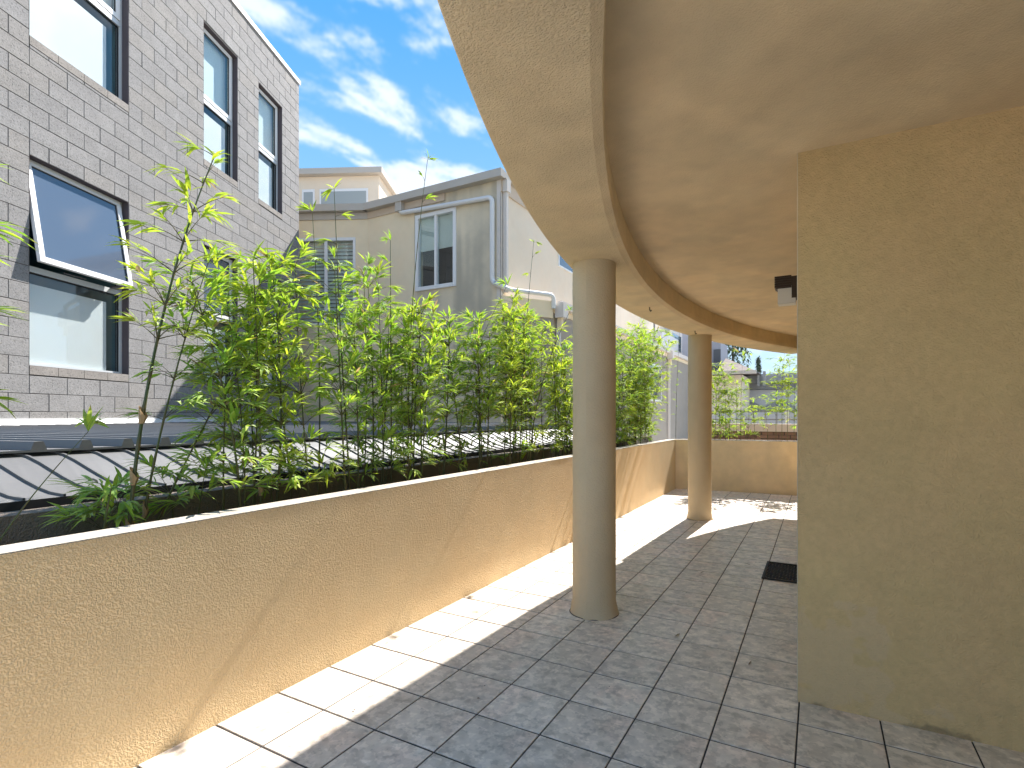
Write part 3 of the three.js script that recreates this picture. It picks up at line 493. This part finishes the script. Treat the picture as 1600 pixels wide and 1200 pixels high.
  mesh('window_pane', lb(w0 + 0.06, w1 - 0.06, yb + 0.06, yt - 0.07, 0.07, 0.075), M.glass, cw);
  for (let k = 0; k < 22; k++) { const s = mesh('blind_slat', lb(w0 + 0.03, w1 - 0.03, -0.045, 0.045, -0.001, 0.001), M.blind, cw); s.position.set(0, yt - 0.08 - k * 0.088, 0.13); s.rotation.x = 0.55; }
  mesh('room_lining', [lb(w0 - 0.1, w1 + 0.1, yb - 0.1, yt + 0.1, 1.2, 1.22)], M.roomDark, cw);
}
{ // roof-top storey
  const D = 16, r0 = rayOf(592, 300), p = thing('penthouse', 'cream rooftop storey with narrow strip windows behind the block building', 'building', null, P(r0[0] * D, 0, r0[2] * D));
  p.rotation.y = Math.atan2(-0.446, -0.895);
  const yT = EYE + (648.7 - 265) / F * D, at = (u) => (592 - u) / F * D;
  mesh('wall', lb(0, 9, 6.2, yT - 0.17, 0, 4), M.creamPale, p);
  mesh('roof', lb(-0.14, 9.2, yT - 0.165, yT, -0.2, 4.2), M.fascia, p);
  for (const [a, c] of [[470, 490], [498, 575]]) { const l = at(c), r = at(a), w = sub('window', p); mesh('frame', lb(l, r, 6.3, yT - 0.55, -0.03, -0.002), M.white, w); mesh('pane', lb(l + 0.05, r - 0.05, 6.35, yT - 0.63, -0.036, -0.031), M.paleGlass, w); }
}

// ---------------------------------------------------------------- far end: what stands beyond the end planter
function zbox(u0, u1, v0, v1, Z, depth) { const [xa, ya] = onZ(u0, v1, Z), [xb, yb] = onZ(u1, v0, Z); return bx(xa, xb, ya, yb, Z, Z + depth); }
{
  const br = thing('brick_wall', 'low brown brick wall with tan coping beyond the end planter', 'wall', null); br.userData.kind = 'thing';
  const Z = 14, xa = -2.75, xb = 4.5, rnd = mulberry(77), bm = [0.8, 1, 1.2].map((k) => std({ color: col(0.22 * k, 0.125 * k, 0.075 * k), roughness: 0.95 }));
  mesh('core', bx(xa, xb, -0.5, 1.035, Z + 0.012, Z + 0.2), M.mortar, br);
  const bg = bx(-0.112, 0.112, -0.034, 0.034, -0.014, 0.014);
  for (let r = 0; r < 4; r++) for (let x = -2.6 + (r % 2) * 0.12; x < 0.9; x += 0.24) { const m = new THREE.Mesh(bg, bm[Math.floor(rnd() * 3)]); m.name = 'brick'; m.position.set(x, 0.765 + r * 0.076, -Z); m.castShadow = m.receiveShadow = true; br.add(m); }
  mesh('coping', bx(xa, xb, 1.036, 1.215, Z - 0.03, Z + 0.26), M.orangeTrim, br);
  const rl = thing('railing', 'grey metal railing with slim posts above the brown brick wall', 'railing');
  mesh('top_rail', bx(xa, xb, 1.50, 1.535, Z + 0.5, Z + 0.54), M.steel, rl); mesh('bottom_rail', bx(xa, xb, 1.30, 1.33, Z + 0.5, Z + 0.54), M.steel, rl);
  for (let x = -2.7; x < 1.6; x += 0.26) mesh('baluster', bx(x, x + 0.018, 1.2, 1.5, Z + 0.51, Z + 0.53), M.steel, rl);
  for (const x of [-1.9, -0.7, 0.5]) mesh('post', bx(x, x + 0.09, 1.0, 1.53, Z + 0.49, Z + 0.55), M.alu, rl);
  tag(mesh('low_wall', bx(-2.9, 9, -0.5, 1.49, 16.5, 16.65), M.whiteCap), 'low white wall behind the metal railing', 'wall', null, 'thing');
  // long grey roofed hall
  const hall = thing('grey_hall', 'long low grey hall with a pale fascia band far beyond the planter', 'building');
  const Zh = 30, grey = std({ map: renderMap([0.30, 0.30, 0.29], 131, 0.1) }), light = std({ map: renderMap([0.50, 0.50, 0.49], 141, 0.08) });
  const [hx0] = onZ(1150, 600, Zh), yy = (v) => onZ(1200, v, Zh)[1];
  const yA = yy(643), yB = yy(626);
  mesh('wall', bx(hx0 - 2.5, 12, -0.5, yy(609), Zh, Zh + 8), light, hall);
  mesh('fascia', bx(hx0 - 2.5, 12, yy(599), yy(587), Zh - 0.4, Zh + 8), grey, hall);
  mesh('cap_rail', bx(hx0 - 2.5, 12, yy(586.6), yy(585), Zh - 0.42, Zh - 0.3), M.steel, hall);
  mesh('eave_band', bx(hx0 - 2.5, 12, yy(608.6), yy(599.4), Zh - 0.25, Zh + 8), std({ color: col(0.22, 0.22, 0.21), roughness: 0.9 }), hall);
  for (let k = 0; k < 7; k++) { const x = hx0 - 1.6 + k * 1.5, s = new THREE.Shape(), h = yB - yA; s.moveTo(0, 0); s.lineTo(1.3, 0); s.lineTo(1.3, h * 0.5); s.quadraticCurveTo(0.65, h * 1.4, 0, h * 0.5); const g = new THREE.ExtrudeGeometry(s, { depth: 0.06, bevelEnabled: false, curveSegments: 8 }); g.translate(x, yA, -Zh + 0.001); mesh('arch_opening', worldUV(g), std({ color: col(0.26, 0.27, 0.27) }), hall); }
  for (const [a, c, t] of [[1183, 1187, 583], [1192, 1196, 582]]) mesh('chimney', bx(onZ(a, 0, Zh - 1)[0], onZ(c, 0, Zh - 1)[0], yy(604), yy(t), Zh - 1, Zh - 0.7), grey, hall);
  // grey tower block and tiled house
  const gt = thing('grey_house', 'blue grey two storey house behind the far column', 'building'); const gm = std({ map: renderMap([0.30, 0.315, 0.36], 151, 0.06) });
  mesh('wall', zbox(1085, 1126, 533, 645, 27, 2.2), gm, gt);
  for (let k = 0; k < 4; k++) { const l = onZ(1115 + k * 2.7, 0, 26.95)[0]; mesh('shutter', bx(l, l + 0.085, onZ(1120, 566, 26.95)[1], onZ(1120, 546, 26.95)[1], 26.93, 26.99), M.roomDark, gt); }
  const th = thing('tiled_house', 'cottage with a brown tiled hip roof against the blue sky', 'house');
  const Zt = 26, e0 = onZ(1100, 580, Zt), e1 = onZ(1178, 578, Zt), ap = onZ(1128, 557, Zt + 3), ye = e1[1];
  mesh('wall', bx(e0[0], onZ(1160, 0, Zt + 0.7)[0], 0, ye - 0.15, Zt + 0.7, Zt + 3.6), M.creamPale, th);
  const roof = quads([[P(e0[0], ye, Zt), P(e1[0], ye, Zt), P(ap[0], ap[1], Zt + 3), P(ap[0] - 2.5, ap[1], Zt + 3)], [P(e1[0], ye, Zt), P(e1[0], ye, Zt + 3.9), P(ap[0], ap[1], Zt + 3)], [P(e1[0], ye, Zt + 3.9), P(e0[0], ye, Zt + 3.9), P(ap[0] - 2.5, ap[1], Zt + 3), P(ap[0], ap[1], Zt + 3)], [P(e0[0], ye - 0.012, Zt), P(e0[0], ye - 0.012, Zt + 3.9), P(e1[0], ye - 0.012, Zt + 3.9), P(e1[0], ye - 0.012, Zt)]]);
  const tm = std({ map: tex(256, (u, v) => { const k = 0.7 + 0.5 * vnoise(u * 32, v * 32, 32, 32, 3); return S3(0.17 * k, 0.13 * k, 0.11 * k); }, true, 4), roughness: 0.9 });
  const rmesh = mesh('roof', roof, tm, th); mesh('gutter', bx(e0[0], e1[0] + 0.1, ye - 0.16, ye - 0.01, Zt - 0.1, Zt + 0.1), M.fascia, rmesh);
  // white flats with a balcony above the wing roof
  const wf = thing('white_flats', 'white apartment block with a framed balcony above the low wing', 'building');
  const wm = std({ map: renderMap([0.66, 0.665, 0.68], 161, 0.05) });
  const wx = -6.6, f = (u, v) => onX(u, v, wx);
  mesh('wall', bx(wx - 5, wx, 3.9, 9.5, 18.5, 27.0), M.creamPale, wf);
  mesh('balcony_front', bx(wx, wx + 0.55, 3.95, 5.15, 24.2, 27.5), wm, wf);
  mesh('balcony_frame', [bx(wx + 0.5, wx + 0.56, 3.95, 5.75, 23.0, 23.07), bx(wx + 0.5, wx + 0.56, 5.68, 5.75, 21.3, 23.0), bx(wx, wx + 0.5, 5.68, 5.75, 23.0, 23.07)], M.steel, wf);
  mesh('rear_wall', bx(wx - 5, wx + 0.4, 3.0, 10, 30.5, 36), std({ map: renderMap([0.40, 0.42, 0.48], 171, 0.05) }), wf);
  const ww = sub('window', wf), a = onX(1049, 545, wx + 0.4), c = onX(1062, 527, wx + 0.4);
  mesh('frame', bx(wx + 0.4, wx + 0.46, a[1] - 0.2, c[1] + 0.25, a[0] - 0.3, c[0] + 0.3), M.trim, ww); mesh('pane', bx(wx + 0.461, wx + 0.47, a[1], c[1], a[0], c[0]), M.glassDark, ww);
}

// ---------------------------------------------------------------- bamboo
class Leaves { constructor() { this.p = []; this.c = []; this.n = 0; }
  leaf(o, dir, up, L, w, droop, tone, rnd) {
    const d = dir.clone().normalize(), side = d.clone().cross(up).normalize(), nn = side.clone().cross(d).normalize();
    const at = (t, k) => o.clone().addScaledVector(d, L * t).addScaledVector(nn, -droop * L * t * t).addScaledVector(side, k * w * 0.5).addScaledVector(nn, Math.abs(k) * w * 0.14);
    const A = at(0, 0), B1 = at(0.28, -1), B2 = at(0.28, 1), C1 = at(0.62, -0.82), C2 = at(0.62, 0.82), T = at(1, 0), M1 = at(0.28, 0), M2 = at(0.62, 0);
    const tris = [[A, B1, M1], [A, M1, B2], [B1, C1, M2], [B1, M2, M1], [M1, M2, C2], [M1, C2, B2], [C1, T, M2], [M2, T, C2]];
    const tip = rnd() < 0.10 ? [0.34, 0.20, 0.05] : tone;
    for (const t of tris) for (const q of t) { this.p.push(q.x, q.y, q.z); const e = q === T ? tip : tone; this.c.push(e[0], e[1], e[2]); }
    this.n++;
  }
  geo() { const g = new THREE.BufferGeometry(); g.setAttribute('position', new THREE.Float32BufferAttribute(this.p, 3)); g.setAttribute('color', new THREE.Float32BufferAttribute(this.c, 3)); g.computeVertexNormals(); return g; }
}
function thin(pts, r0, r1, seg, colour) {    // tapered tube; colour(t) -> [r,g,b]
  const N = pts.length, R = []; let nrm = new THREE.Vector3(1, 0, 0.3).normalize();
  for (let i = 0; i < N; i++) { const t = pts[Math.min(i + 1, N - 1)].clone().sub(pts[Math.max(i - 1, 0)]).normalize(); nrm = nrm.clone().addScaledVector(t, -nrm.dot(t)).normalize(); const b = t.clone().cross(nrm), r = typeof r0 === 'function' ? r0(i / (N - 1), i) : lerp(r0, r1, i / (N - 1)); R.push(Array.from({ length: seg }, (_, k) => { const a = k / seg * 2 * Math.PI, n = nrm.clone().multiplyScalar(Math.cos(a)).addScaledVector(b, Math.sin(a)); return [pts[i].clone().addScaledVector(n, r), n]; })); }
  const p = [], n = [], c = [];
  for (let i = 0; i < N - 1; i++) for (let k = 0; k < seg; k++) { const k2 = (k + 1) % seg; for (const [a, b] of [[i, k], [i + 1, k2], [i + 1, k], [i, k], [i, k2], [i + 1, k2]]) { const [q, m] = R[a][b]; p.push(q.x, q.y, q.z); n.push(m.x, m.y, m.z); if (colour) c.push(...colour(a / (N - 1), a)); } }
  const g = new THREE.BufferGeometry(); g.setAttribute('position', new THREE.Float32BufferAttribute(p, 3)); g.setAttribute('normal', new THREE.Float32BufferAttribute(n, 3)); if (colour) g.setAttribute('color', new THREE.Float32BufferAttribute(c, 3)); return g;
}
const gauss = (r) => (r() + r() + r() - 1.5) / 1.5;
let leafTotal = 0;
// o: X, Z, y0, h, lean [dX, dZ] at the top, bend, r, start (fraction where leaves begin), dens, leaf, bl (branch length), seed, sheaths
function bamboo(o, label, group) {
  const rnd = mulberry(o.seed), t = thing('bamboo', label, 'bamboo', group, P(o.X, o.y0, o.Z)), pts = [], gap = 0.15 + rnd() * 0.06, N = Math.max(4, Math.round(o.h / gap)), sub4 = 3;
  const bow = [gauss(rnd) * 0.05, gauss(rnd) * 0.05], pw = o.pow ?? 1.5;
  const path = (f) => new THREE.Vector3(o.lean[0] * Math.pow(f, pw) + bow[0] * Math.sin(f * Math.PI), o.h * f - 0.02 * (1 - f), -(o.lean[1] * Math.pow(f, pw)) + bow[1] * Math.sin(f * Math.PI));
  for (let i = 0; i <= N * sub4; i++) pts.push(path(i / (N * sub4)));
  const rad = (f, i) => o.r * (1 - 0.72 * f) * (i % sub4 === 0 ? 1.22 : 1), warm = rnd();
  const green = [lerp(0.045, 0.09, warm), lerp(0.075, 0.11, warm), 0.02], brown = [0.13, 0.08, 0.035];
  mesh('culm', thin(pts, rad, 0, 6, (f, i) => { const k = i % sub4 === 0 ? 0.55 : clamp((0.28 - f) * 3.2) * 0.6; return green.map((g, q) => lerp(g, brown[q], k)); }), M.culm, t);
  const lv = new Leaves(), tw = [], tone0 = o.tone ?? rnd();
  const fan = (p, d, n, size) => {
    for (let k = 0; k < n; k++) {
      const dir = d.clone().add(new THREE.Vector3(gauss(rnd), gauss(rnd) * 0.55 - 0.12, gauss(rnd)).multiplyScalar(0.95)).normalize(), up = new THREE.Vector3(gauss(rnd) * 0.7, 1, gauss(rnd) * 0.7).normalize();
      const L = size * lerp(0.55, 1.15, rnd()), y = clamp(tone0 * 0.45 + rnd() * 0.65), br = 0.75 + rnd() * 0.5, dry = rnd() < 0.025;
      lv.leaf(p, dir, up, L, L * lerp(0.13, 0.19, rnd()), lerp(0.12, 0.5, rnd()), [lerp(0.22, 0.60, y) * br, lerp(0.46, 0.68, y) * br, lerp(0.036, 0.045, y) * br].map((q, z) => dry ? [0.42, 0.29, 0.13][z] * br : q), rnd);
    }
  };
  for (let i = 1; i <= N; i++) {
    const f = i / N; if (f < o.start) continue;
    const p = path(Math.min(f, 0.999)), prof = o.shape ? o.shape((f - o.start) / (1 - o.start)) : Math.sin(clamp((f - o.start) / (1 - o.start) * 0.85 + 0.15) * Math.PI) * 0.8 + 0.2;
    const nb = Math.max(f > 0.97 ? 1 : 0, Math.round(o.dens * (2 + rnd() * 1.6) * prof)), a0 = rnd() * 6.28;
    for (let b = 0; b < nb; b++) {
      const az = a0 + b * 2.4 + gauss(rnd) * 0.5, el = lerp(0.35, 1.05, rnd()), L = o.bl * lerp(0.45, 1.1, rnd()) * (0.45 + 0.55 * prof), d = new THREE.Vector3(Math.cos(az) * Math.cos(el), Math.sin(el), Math.sin(az) * Math.cos(el));
      if (o.side) { d.x += o.side[0]; d.z -= o.side[1]; d.normalize(); }
      const bp = [], K = 5; for (let k = 0; k <= K; k++) { const q = k / K; bp.push(p.clone().addScaledVector(d, L * q).add(new THREE.Vector3(0, -0.22 * L * q * q, 0))); }
      tw.push(thin(bp, o.r * 0.30 + 0.0004, 0.0007, 3));
      for (let k = 2; k <= K; k++) { if (rnd() < 0.82) { const dd = bp[k].clone().sub(bp[k - 1]).normalize(), nn = k === K ? 4 + Math.floor(rnd() * 3) : 2 + Math.floor(rnd() * 2);
        const off = dd.clone().add(new THREE.Vector3(gauss(rnd), gauss(rnd) * 0.6, gauss(rnd))).normalize(), tp = k === K ? bp[k] : bp[k].clone().addScaledVector(off, o.bl * 0.22 * rnd()); if (k < K) tw.push(thin([bp[k], tp], 0.0008, 0.0006, 3)); fan(tp, dd.add(off.multiplyScalar(0.6)).normalize(), nn, o.leaf); } }
    }
  }
  fan(path(0.999), new THREE.Vector3(o.lean[0] * 0.5, 1, -o.lean[1] * 0.5).normalize(), 3, o.leaf);
  leafTotal += lv.n;
  if (tw.length) mesh('twigs', tw, M.twig, t).userData.kind = 'stuff';
  const fo = mesh('foliage', lv.geo(), M.leaf, t); fo.userData.kind = 'stuff';
  for (const f of o.sheaths ?? []) { const c = path(f), up = path(f + 0.05).sub(c).normalize(), q = [], r = o.r * 1.25, hgt = 0.085; for (let k = 0; k < 6; k++) { const a0 = k / 8 * 6.28, a1 = (k + 1) / 8 * 6.28, e = (a, y, s) => c.clone().addScaledVector(up, y).add(new THREE.Vector3(Math.cos(a) * r * s, 0, Math.sin(a) * r * s)); q.push([e(a0, 0, 1), e(a1, 0, 1), e(a1, hgt * (0.4 + 0.6 * Math.sin((k + 1) / 6 * 3.1)), 1.9), e(a0, hgt * (0.4 + 0.6 * Math.sin(k / 6 * 3.1)), 1.9)]); } mesh('sheath', quads(q), M.sheath, t); }
  return t;
}
const ordinal = (n) => n + (n % 10 === 1 && n % 100 !== 11 ? 'st' : n % 10 === 2 && n % 100 !== 12 ? 'nd' : n % 10 === 3 && n % 100 !== 13 ? 'rd' : 'th');
const planterZ = (u, X = -2.83) => { const d = rayOf(u, 700); return d[2] * X / d[0]; };
const heightAt = (u, v, X = -2.83) => { const d = rayOf(u, v); return EYE + d[1] * X / d[0]; };
{
  const Y = 0.80, grp = 'bamboo growing in the long planter';
  // the sparse ones near the camera, each read off the photograph
  const lonely = [
    [{ X: -2.86, Z: planterZ(-120, -2.86), h: 1.62, lean: [0.06, 0.04], r: 0.006, start: 0.35, dens: 1.1, leaf: 0.14, bl: 0.32, seed: 101 }, 'bamboo at the cut edge of the picture, leaves only, beside the open window'],
    [{ X: -2.72, Z: planterZ(-45, -2.72), h: 0.55, lean: [0.02, 0.36], r: 0.004, start: 0.82, dens: 0.6, leaf: 0.15, bl: 0.10, seed: 102, pow: 1.1 }, 'low arching bamboo shoot with a single hanging leaf over the metal roof'],
    [{ X: -2.74, Z: planterZ(200, -2.74), h: 1.98, lean: [-0.02, 0.42], r: 0.0100, start: 0.44, dens: 2.0, leaf: 0.11, bl: 0.25, seed: 103, sheaths: [0.05, 0.16, 0.30], pow: 2.0, tone: 0.9 }, 'tall thick bamboo with tan sheaths leaning across the block wall'],
    [{ X: -2.84, Z: planterZ(222), h: 1.42, lean: [0.05, 0.30], r: 0.007, start: 0.36, dens: 1.7, leaf: 0.11, bl: 0.22, seed: 104, sheaths: [0.1] }, 'thinner bamboo just behind the tall sheathed one'],
    [{ X: -2.92, Z: planterZ(232, -2.92), h: 1.05, lean: [0.0, 0.55], r: 0.0065, start: 0.5, dens: 2.0, leaf: 0.12, bl: 0.26, seed: 105, pow: 1.1 }, 'bamboo slanting strongly away towards the dense clump'],
    [{ X: -2.70, Z: planterZ(160, -2.70), h: 0.30, lean: [0.03, 0.02], r: 0.008, start: 0.97, dens: 0.1, leaf: 0.03, bl: 0.03, seed: 106 }, 'short brown cut bamboo stump among low leaves'],
    [{ X: -2.76, Z: planterZ(408, -2.76), h: 1.5, lean: [-0.03, -0.03], r: 0.008, start: 0.45, dens: 1.8, leaf: 0.13, bl: 0.28, seed: 107, sheaths: [0.12] }, 'upright bamboo standing in front of the shaded corner of the block wall'],
  ];
  for (const [o, l] of lonely) bamboo({ y0: Y, ...o }, l, grp);
  // low growth along the soil
  let rnd = mulberry(400), n = 0;
  for (const [u, h] of [[150, 0.18], [190, 0.26], [262, 0.30], [305, 0.34], [380, 0.36], [430, 0.34], [470, 0.32], [510, 0.3], [555, 0.32], [600, 0.36], [645, 0.32], [690, 0.36], [730, 0.34], [770, 0.36], [805, 0.34], [835, 0.38], [862, 0.36], [880, 0.38], [968, 0.4], [985, 0.42], [1003, 0.42], [1018, 0.36]]) {
    const X = -2.74 - rnd() * 0.25; n++;
    bamboo({ X, Z: planterZ(u, X), y0: Y, h, lean: [gauss(rnd) * 0.08, gauss(rnd) * 0.1], r: 0.004, start: 0.3, dens: 1.5, leaf: 0.115, bl: 0.19, seed: 410 + n, shape: () => 1 }, `low leafy bamboo tuft on the soil, ${ordinal(n)} tuft along the planter from the sheathed stem`, 'low bamboo tufts on the planter soil');
  }
  // dense stretch: height of the leafy top read along the picture
  const env = [[330, 545], [372, 460], [410, 440], [450, 425], [500, 428], [550, 420], [590, 440], [620, 485], [655, 490], [690, 495], [730, 512], [770, 500], [805, 490], [840, 500], [870, 515], [900, 555], [965, 525], [1000, 518], [1030, 550], [1060, 580]];
  const top = (u) => { let k = 0; while (k < env.length - 2 && u > env[k + 1][0]) k++; return lerp(env[k][1], env[k + 1][1], clamp((u - env[k][0]) / (env[k + 1][0] - env[k][0]))); };
  n = 0; rnd = mulberry(77);
  let Z = planterZ(352);
  while (Z < 10.5) {
    n++; const X = -2.70 - rnd() * 0.34, u = project(X, 1, Z)[0], h = heightAt(u, top(u) + gauss(rnd) * 38 + 6 + (rnd() < 0.25 ? 55 : 0), X) - Y, near = Z < 6.6, hid = u > 900 && u < 955;
    const over = rnd() < (near ? 0 : 0.15) ? 0.34 + rnd() * 0.2 : near ? -0.04 + gauss(rnd) * 0.09 : gauss(rnd) * 0.16;
    bamboo({ X, Z, y0: Y, h: clamp(h, 0.5, 2.6), lean: [over, gauss(rnd) * 0.30], r: 0.0048 + rnd() * 0.003, start: near ? (rnd() < 0.25 ? 0.18 : 0.32) : 0.1, dens: hid ? 1.2 : near ? 3.3 : 3.0, leaf: near ? 0.112 : 0.12, bl: near ? 0.24 : 0.27, side: near ? [-0.38, 0] : [0, 0], seed: 500 + n, shape: (q) => 0.5 + 0.5 * Math.sin(clamp(q * 0.75 + 0.2) * Math.PI) }, `leafy bamboo in the thicket, ${ordinal(n)} stem counted from the open window end`, grp);
    Z += near ? (rnd() < 0.62 ? 0.03 + rnd() * 0.06 : 0.14 + rnd() * 0.11) : 0.14 * (rnd() < 0.3 ? 0.25 : 0.7 + rnd() * 0.9);
  }
  // bare tall shoots above the thicket
  for (const [u0, u1, v1, X, l] of [[640, 668, 250, -2.86, 'very tall bare bamboo shoot rising past the drainpipe wall'], [548, 522, 295, -2.8, 'tall thin bamboo shoot topping out before the canted cream wall'], [497, 488, 330, -2.9, 'slim bare bamboo shoot in front of the sliding window'], [812, 834, 378, -2.84, 'bare bamboo shoot in front of the pale side wall by the near column'], [612, 610, 375, -2.9, 'short bare bamboo shoot beside the stained wall'], [1056, 1062, 520, -2.8, 'dark upright bamboo beside the far column']]) {
    n++; const Zb = planterZ(u0, X), y1 = heightAt(u1, v1, X), Zt = planterZ(u1, X);
    bamboo({ X, Z: Zb, y0: Y, h: y1 - Y, lean: [0, Zt - Zb], r: 0.0062, start: u0 > 1000 ? 0.2 : 0.80, dens: 0.35, leaf: 0.085, bl: 0.07, seed: 700 + u0, pow: 1.6 }, l, grp);
  }
  // shoots arching over the wall
  for (const [Zb, r, l] of [[5.15, 0.0075, 'long bamboo shoot arching over the planter wall beside the near column'], [3.86, 0.004, 'thin bamboo shoot bowing over the planter wall'], [6.0, 0.005, 'thin bamboo shoot bowing over the wall behind the near column']])
    bamboo({ X: -2.70, Z: Zb, y0: Y, h: 1.70, lean: [0.47, 0.02], r, start: 0.93, dens: 0.3, leaf: 0.09, bl: 0.07, seed: 800 + Math.round(Zb * 10), pow: 2.2 }, l, grp);
  // end planter
  rnd = mulberry(93); n = 0;
  for (const [u, v, dens, start] of [[1116, 575, 0.8, 0.2], [1124, 600, 1.2, 0.1], [1132, 590, 1.0, 0.2], [1140, 620, 1.2, 0.1], [1150, 600, 0.8, 0.3], [1156, 556, 0.35, 0.55], [1165, 640, 0.8, 0.2], [1178, 630, 0.5, 0.3], [1198, 640, 0.5, 0.4], [1212, 585, 0.55, 0.4], [1221, 562, 0.7, 0.35], [1230, 572, 0.6, 0.35], [1240, 585, 0.4, 0.3], [1252, 600, 0.5, 0.3]]) {
    n++; const Zp = 11.25, X = onZ(u, 650, Zp)[0], y = onZ(u, v, Zp)[1];
    bamboo({ X, Z: Zp + (X + 2.4) * 0.08 + gauss(rnd) * 0.12, y0: 0.82, h: y - 0.82, lean: [gauss(rnd) * 0.12, 0], r: 0.005, start, dens: dens * 3.4, leaf: 0.12, bl: 0.26, seed: 900 + n, shape: () => 0.8 }, `bamboo in the end planter, ${ordinal(n)} stem counted from the far column`, 'bamboo growing in the end planter');
  }
  console.log('leaves', leafTotal);
}

// ---------------------------------------------------------------- trees far off
function farTree(X, Z, y0, y1, r, label, seed, conic) {
  const rnd = mulberry(seed), t = thing('tree', label, 'tree', null, P(X, 0, Z)), lv = new Leaves();
  mesh('trunk', thin([new THREE.Vector3(0, 0, 0), new THREE.Vector3(0.1, y1 * 0.9, 0)], 0.16, 0.05, 7), M.twig, t);
  for (let k = 0; k < 900; k++) { const f = Math.pow(rnd(), 0.7), y = lerp(y0, y1, f), R = r * (conic ? 1 - f * 0.9 : Math.sqrt(Math.max(0.05, 1 - Math.pow(2 * f - 1, 2)))) * Math.sqrt(rnd()), a = rnd() * 6.28, p = new THREE.Vector3(Math.cos(a) * R, y, Math.sin(a) * R), d = new THREE.Vector3(gauss(rnd), gauss(rnd), gauss(rnd)).normalize(); lv.leaf(p, d, new THREE.Vector3(0.1, 1, 0.2).normalize(), 0.34, 0.11, 0.2, [0.045, 0.08, 0.03], rnd); }
  mesh('crown', lv.geo(), M.leaf, t);
}
farTree(onZ(1143, 560, 36)[0], 36, 3.2, 6.6, 1.1, 'dark pine tree between the grey house and the tiled roof', 61, false);
farTree(onZ(1185, 590, 60)[0], 60, 2, 7.2, 0.7, 'slim pointed cypress against the sky beyond the grey hall', 62, true);

// ---------------------------------------------------------------- small things
{ // wall lamp by the doorway
  const X = -0.092, Z = 4.42, y = 2.33, l = thing('wall_lamp', 'brown louvred wall lamp with a white lens beside the doorway', 'lamp', null, P(X, y, Z));
  mesh('back_plate', lb(-0.022, 0, -0.10, 0.10, -0.05, 0.05), M.lampBrown, l);
  mesh('lens', lb(-0.165, -0.05, -0.105, 0.02, -0.055, 0.055), M.lens, l);
  mesh('body', lb(-0.075, -0.022, -0.07, 0.085, -0.06, 0.06), M.lampBrown, l);
  for (let k = 0; k < 5; k++) mesh('louvre', lb(-0.185, -0.076, 0.012 + k * 0.017, 0.024 + k * 0.017, -0.066, 0.066), M.lampBrown, l);
  mesh('hood', lb(-0.175, -0.076, 0.004, 0.09, -0.058, 0.058), M.lampBrown, l);
}
{ // rubber mat
  const m = thing('door_mat', 'black rubber door mat with a diamond lattice on the tiles', 'mat', null, P(-0.43, 0.002, 5.16)), W = 0.62, D = 0.61, bars = [];
  mesh('border', [lb(0, W, 0, 0.012, -0.022, 0), lb(0, W, 0, 0.012, -D, -D + 0.022), lb(0, 0.022, 0, 0.012, -D + 0.022, -0.022), lb(W - 0.022, W, 0, 0.012, -D + 0.022, -0.022)], M.rubber, m);
  for (const s of [1, -1]) for (let k = -14; k < 30; k++) {
    // line x = k*0.045 + s*z, clipped to the frame
    const c = k * 0.052; let a = null, b = null; for (let q = 0; q <= 60; q++) { const z = 0.02 + (D - 0.04) * q / 60, x = s > 0 ? c - 0.3 + z : c + 0.3 - z; if (x > 0.02 && x < W - 0.02) { a ??= [x, z]; b = [x, z]; } }
    if (a && Math.hypot(a[0] - b[0], a[1] - b[1]) > 0.02) { const L = Math.hypot(a[0] - b[0], a[1] - b[1]), g = new THREE.BoxGeometry(L, 0.005 + (s > 0 ? 0.001 : 0), 0.010); g.rotateY(Math.atan2(b[1] - a[1], b[0] - a[0])); g.translate((a[0] + b[0]) / 2, 0.003, -(a[1] + b[1]) / 2); bars.push(worldUV(g)); }
  }
  mesh('lattice', bars, M.rubber, m);
}
for (const [u, v, l] of [[1015, 480, 'small rusty hook in the beam soffit between the columns'], [1086, 517, 'small rusty hook in the beam soffit above the far column']]) {
  const d = rayOf(u, v), t = (2.508 - EYE) / d[1], h = mesh('ceiling_hook', pipe([new THREE.Vector3(0, 0.01, 0), new THREE.Vector3(0, -0.03, 0), new THREE.Vector3(0.012, -0.045, 0), new THREE.Vector3(0.02, -0.03, 0)], 0.005, 6), M.lampBrown);
  h.position.copy(P(d[0] * t, 2.508, d[2] * t)); tag(h, l, 'hook', 'hooks in the soffit');
}

{ // bits of dry leaf and grit blown onto the tiles
  const rnd = mulberry(333), lv = new Leaves();
  for (let k = 0; k < 60; k++) { const X = lerp(-2.38, -0.2, Math.pow(rnd(), 1.4)), Z = lerp(1.6, 10.2, rnd()); if (X > -0.15 && Z > 3) continue; const a = rnd() * 6.28, L = k % 4 ? 0.006 + rnd() * 0.012 : 0.05 + rnd() * 0.05; lv.leaf(new THREE.Vector3(X, 0.0025 + rnd() * 0.003, -Z), new THREE.Vector3(Math.cos(a), 0.02, Math.sin(a)), new THREE.Vector3(0, 1, 0), L, k % 4 ? L * 0.6 : L * 0.14, -0.03, k % 4 ? [0.05, 0.04, 0.03] : [0.20, 0.15, 0.07], rnd); }
  tag(mesh('leaf_litter', lv.geo(), M.leaf), 'scattered dry leaf bits and grit on the tiles', 'litter', null, 'stuff');
}

renderer.render(scene, camera);
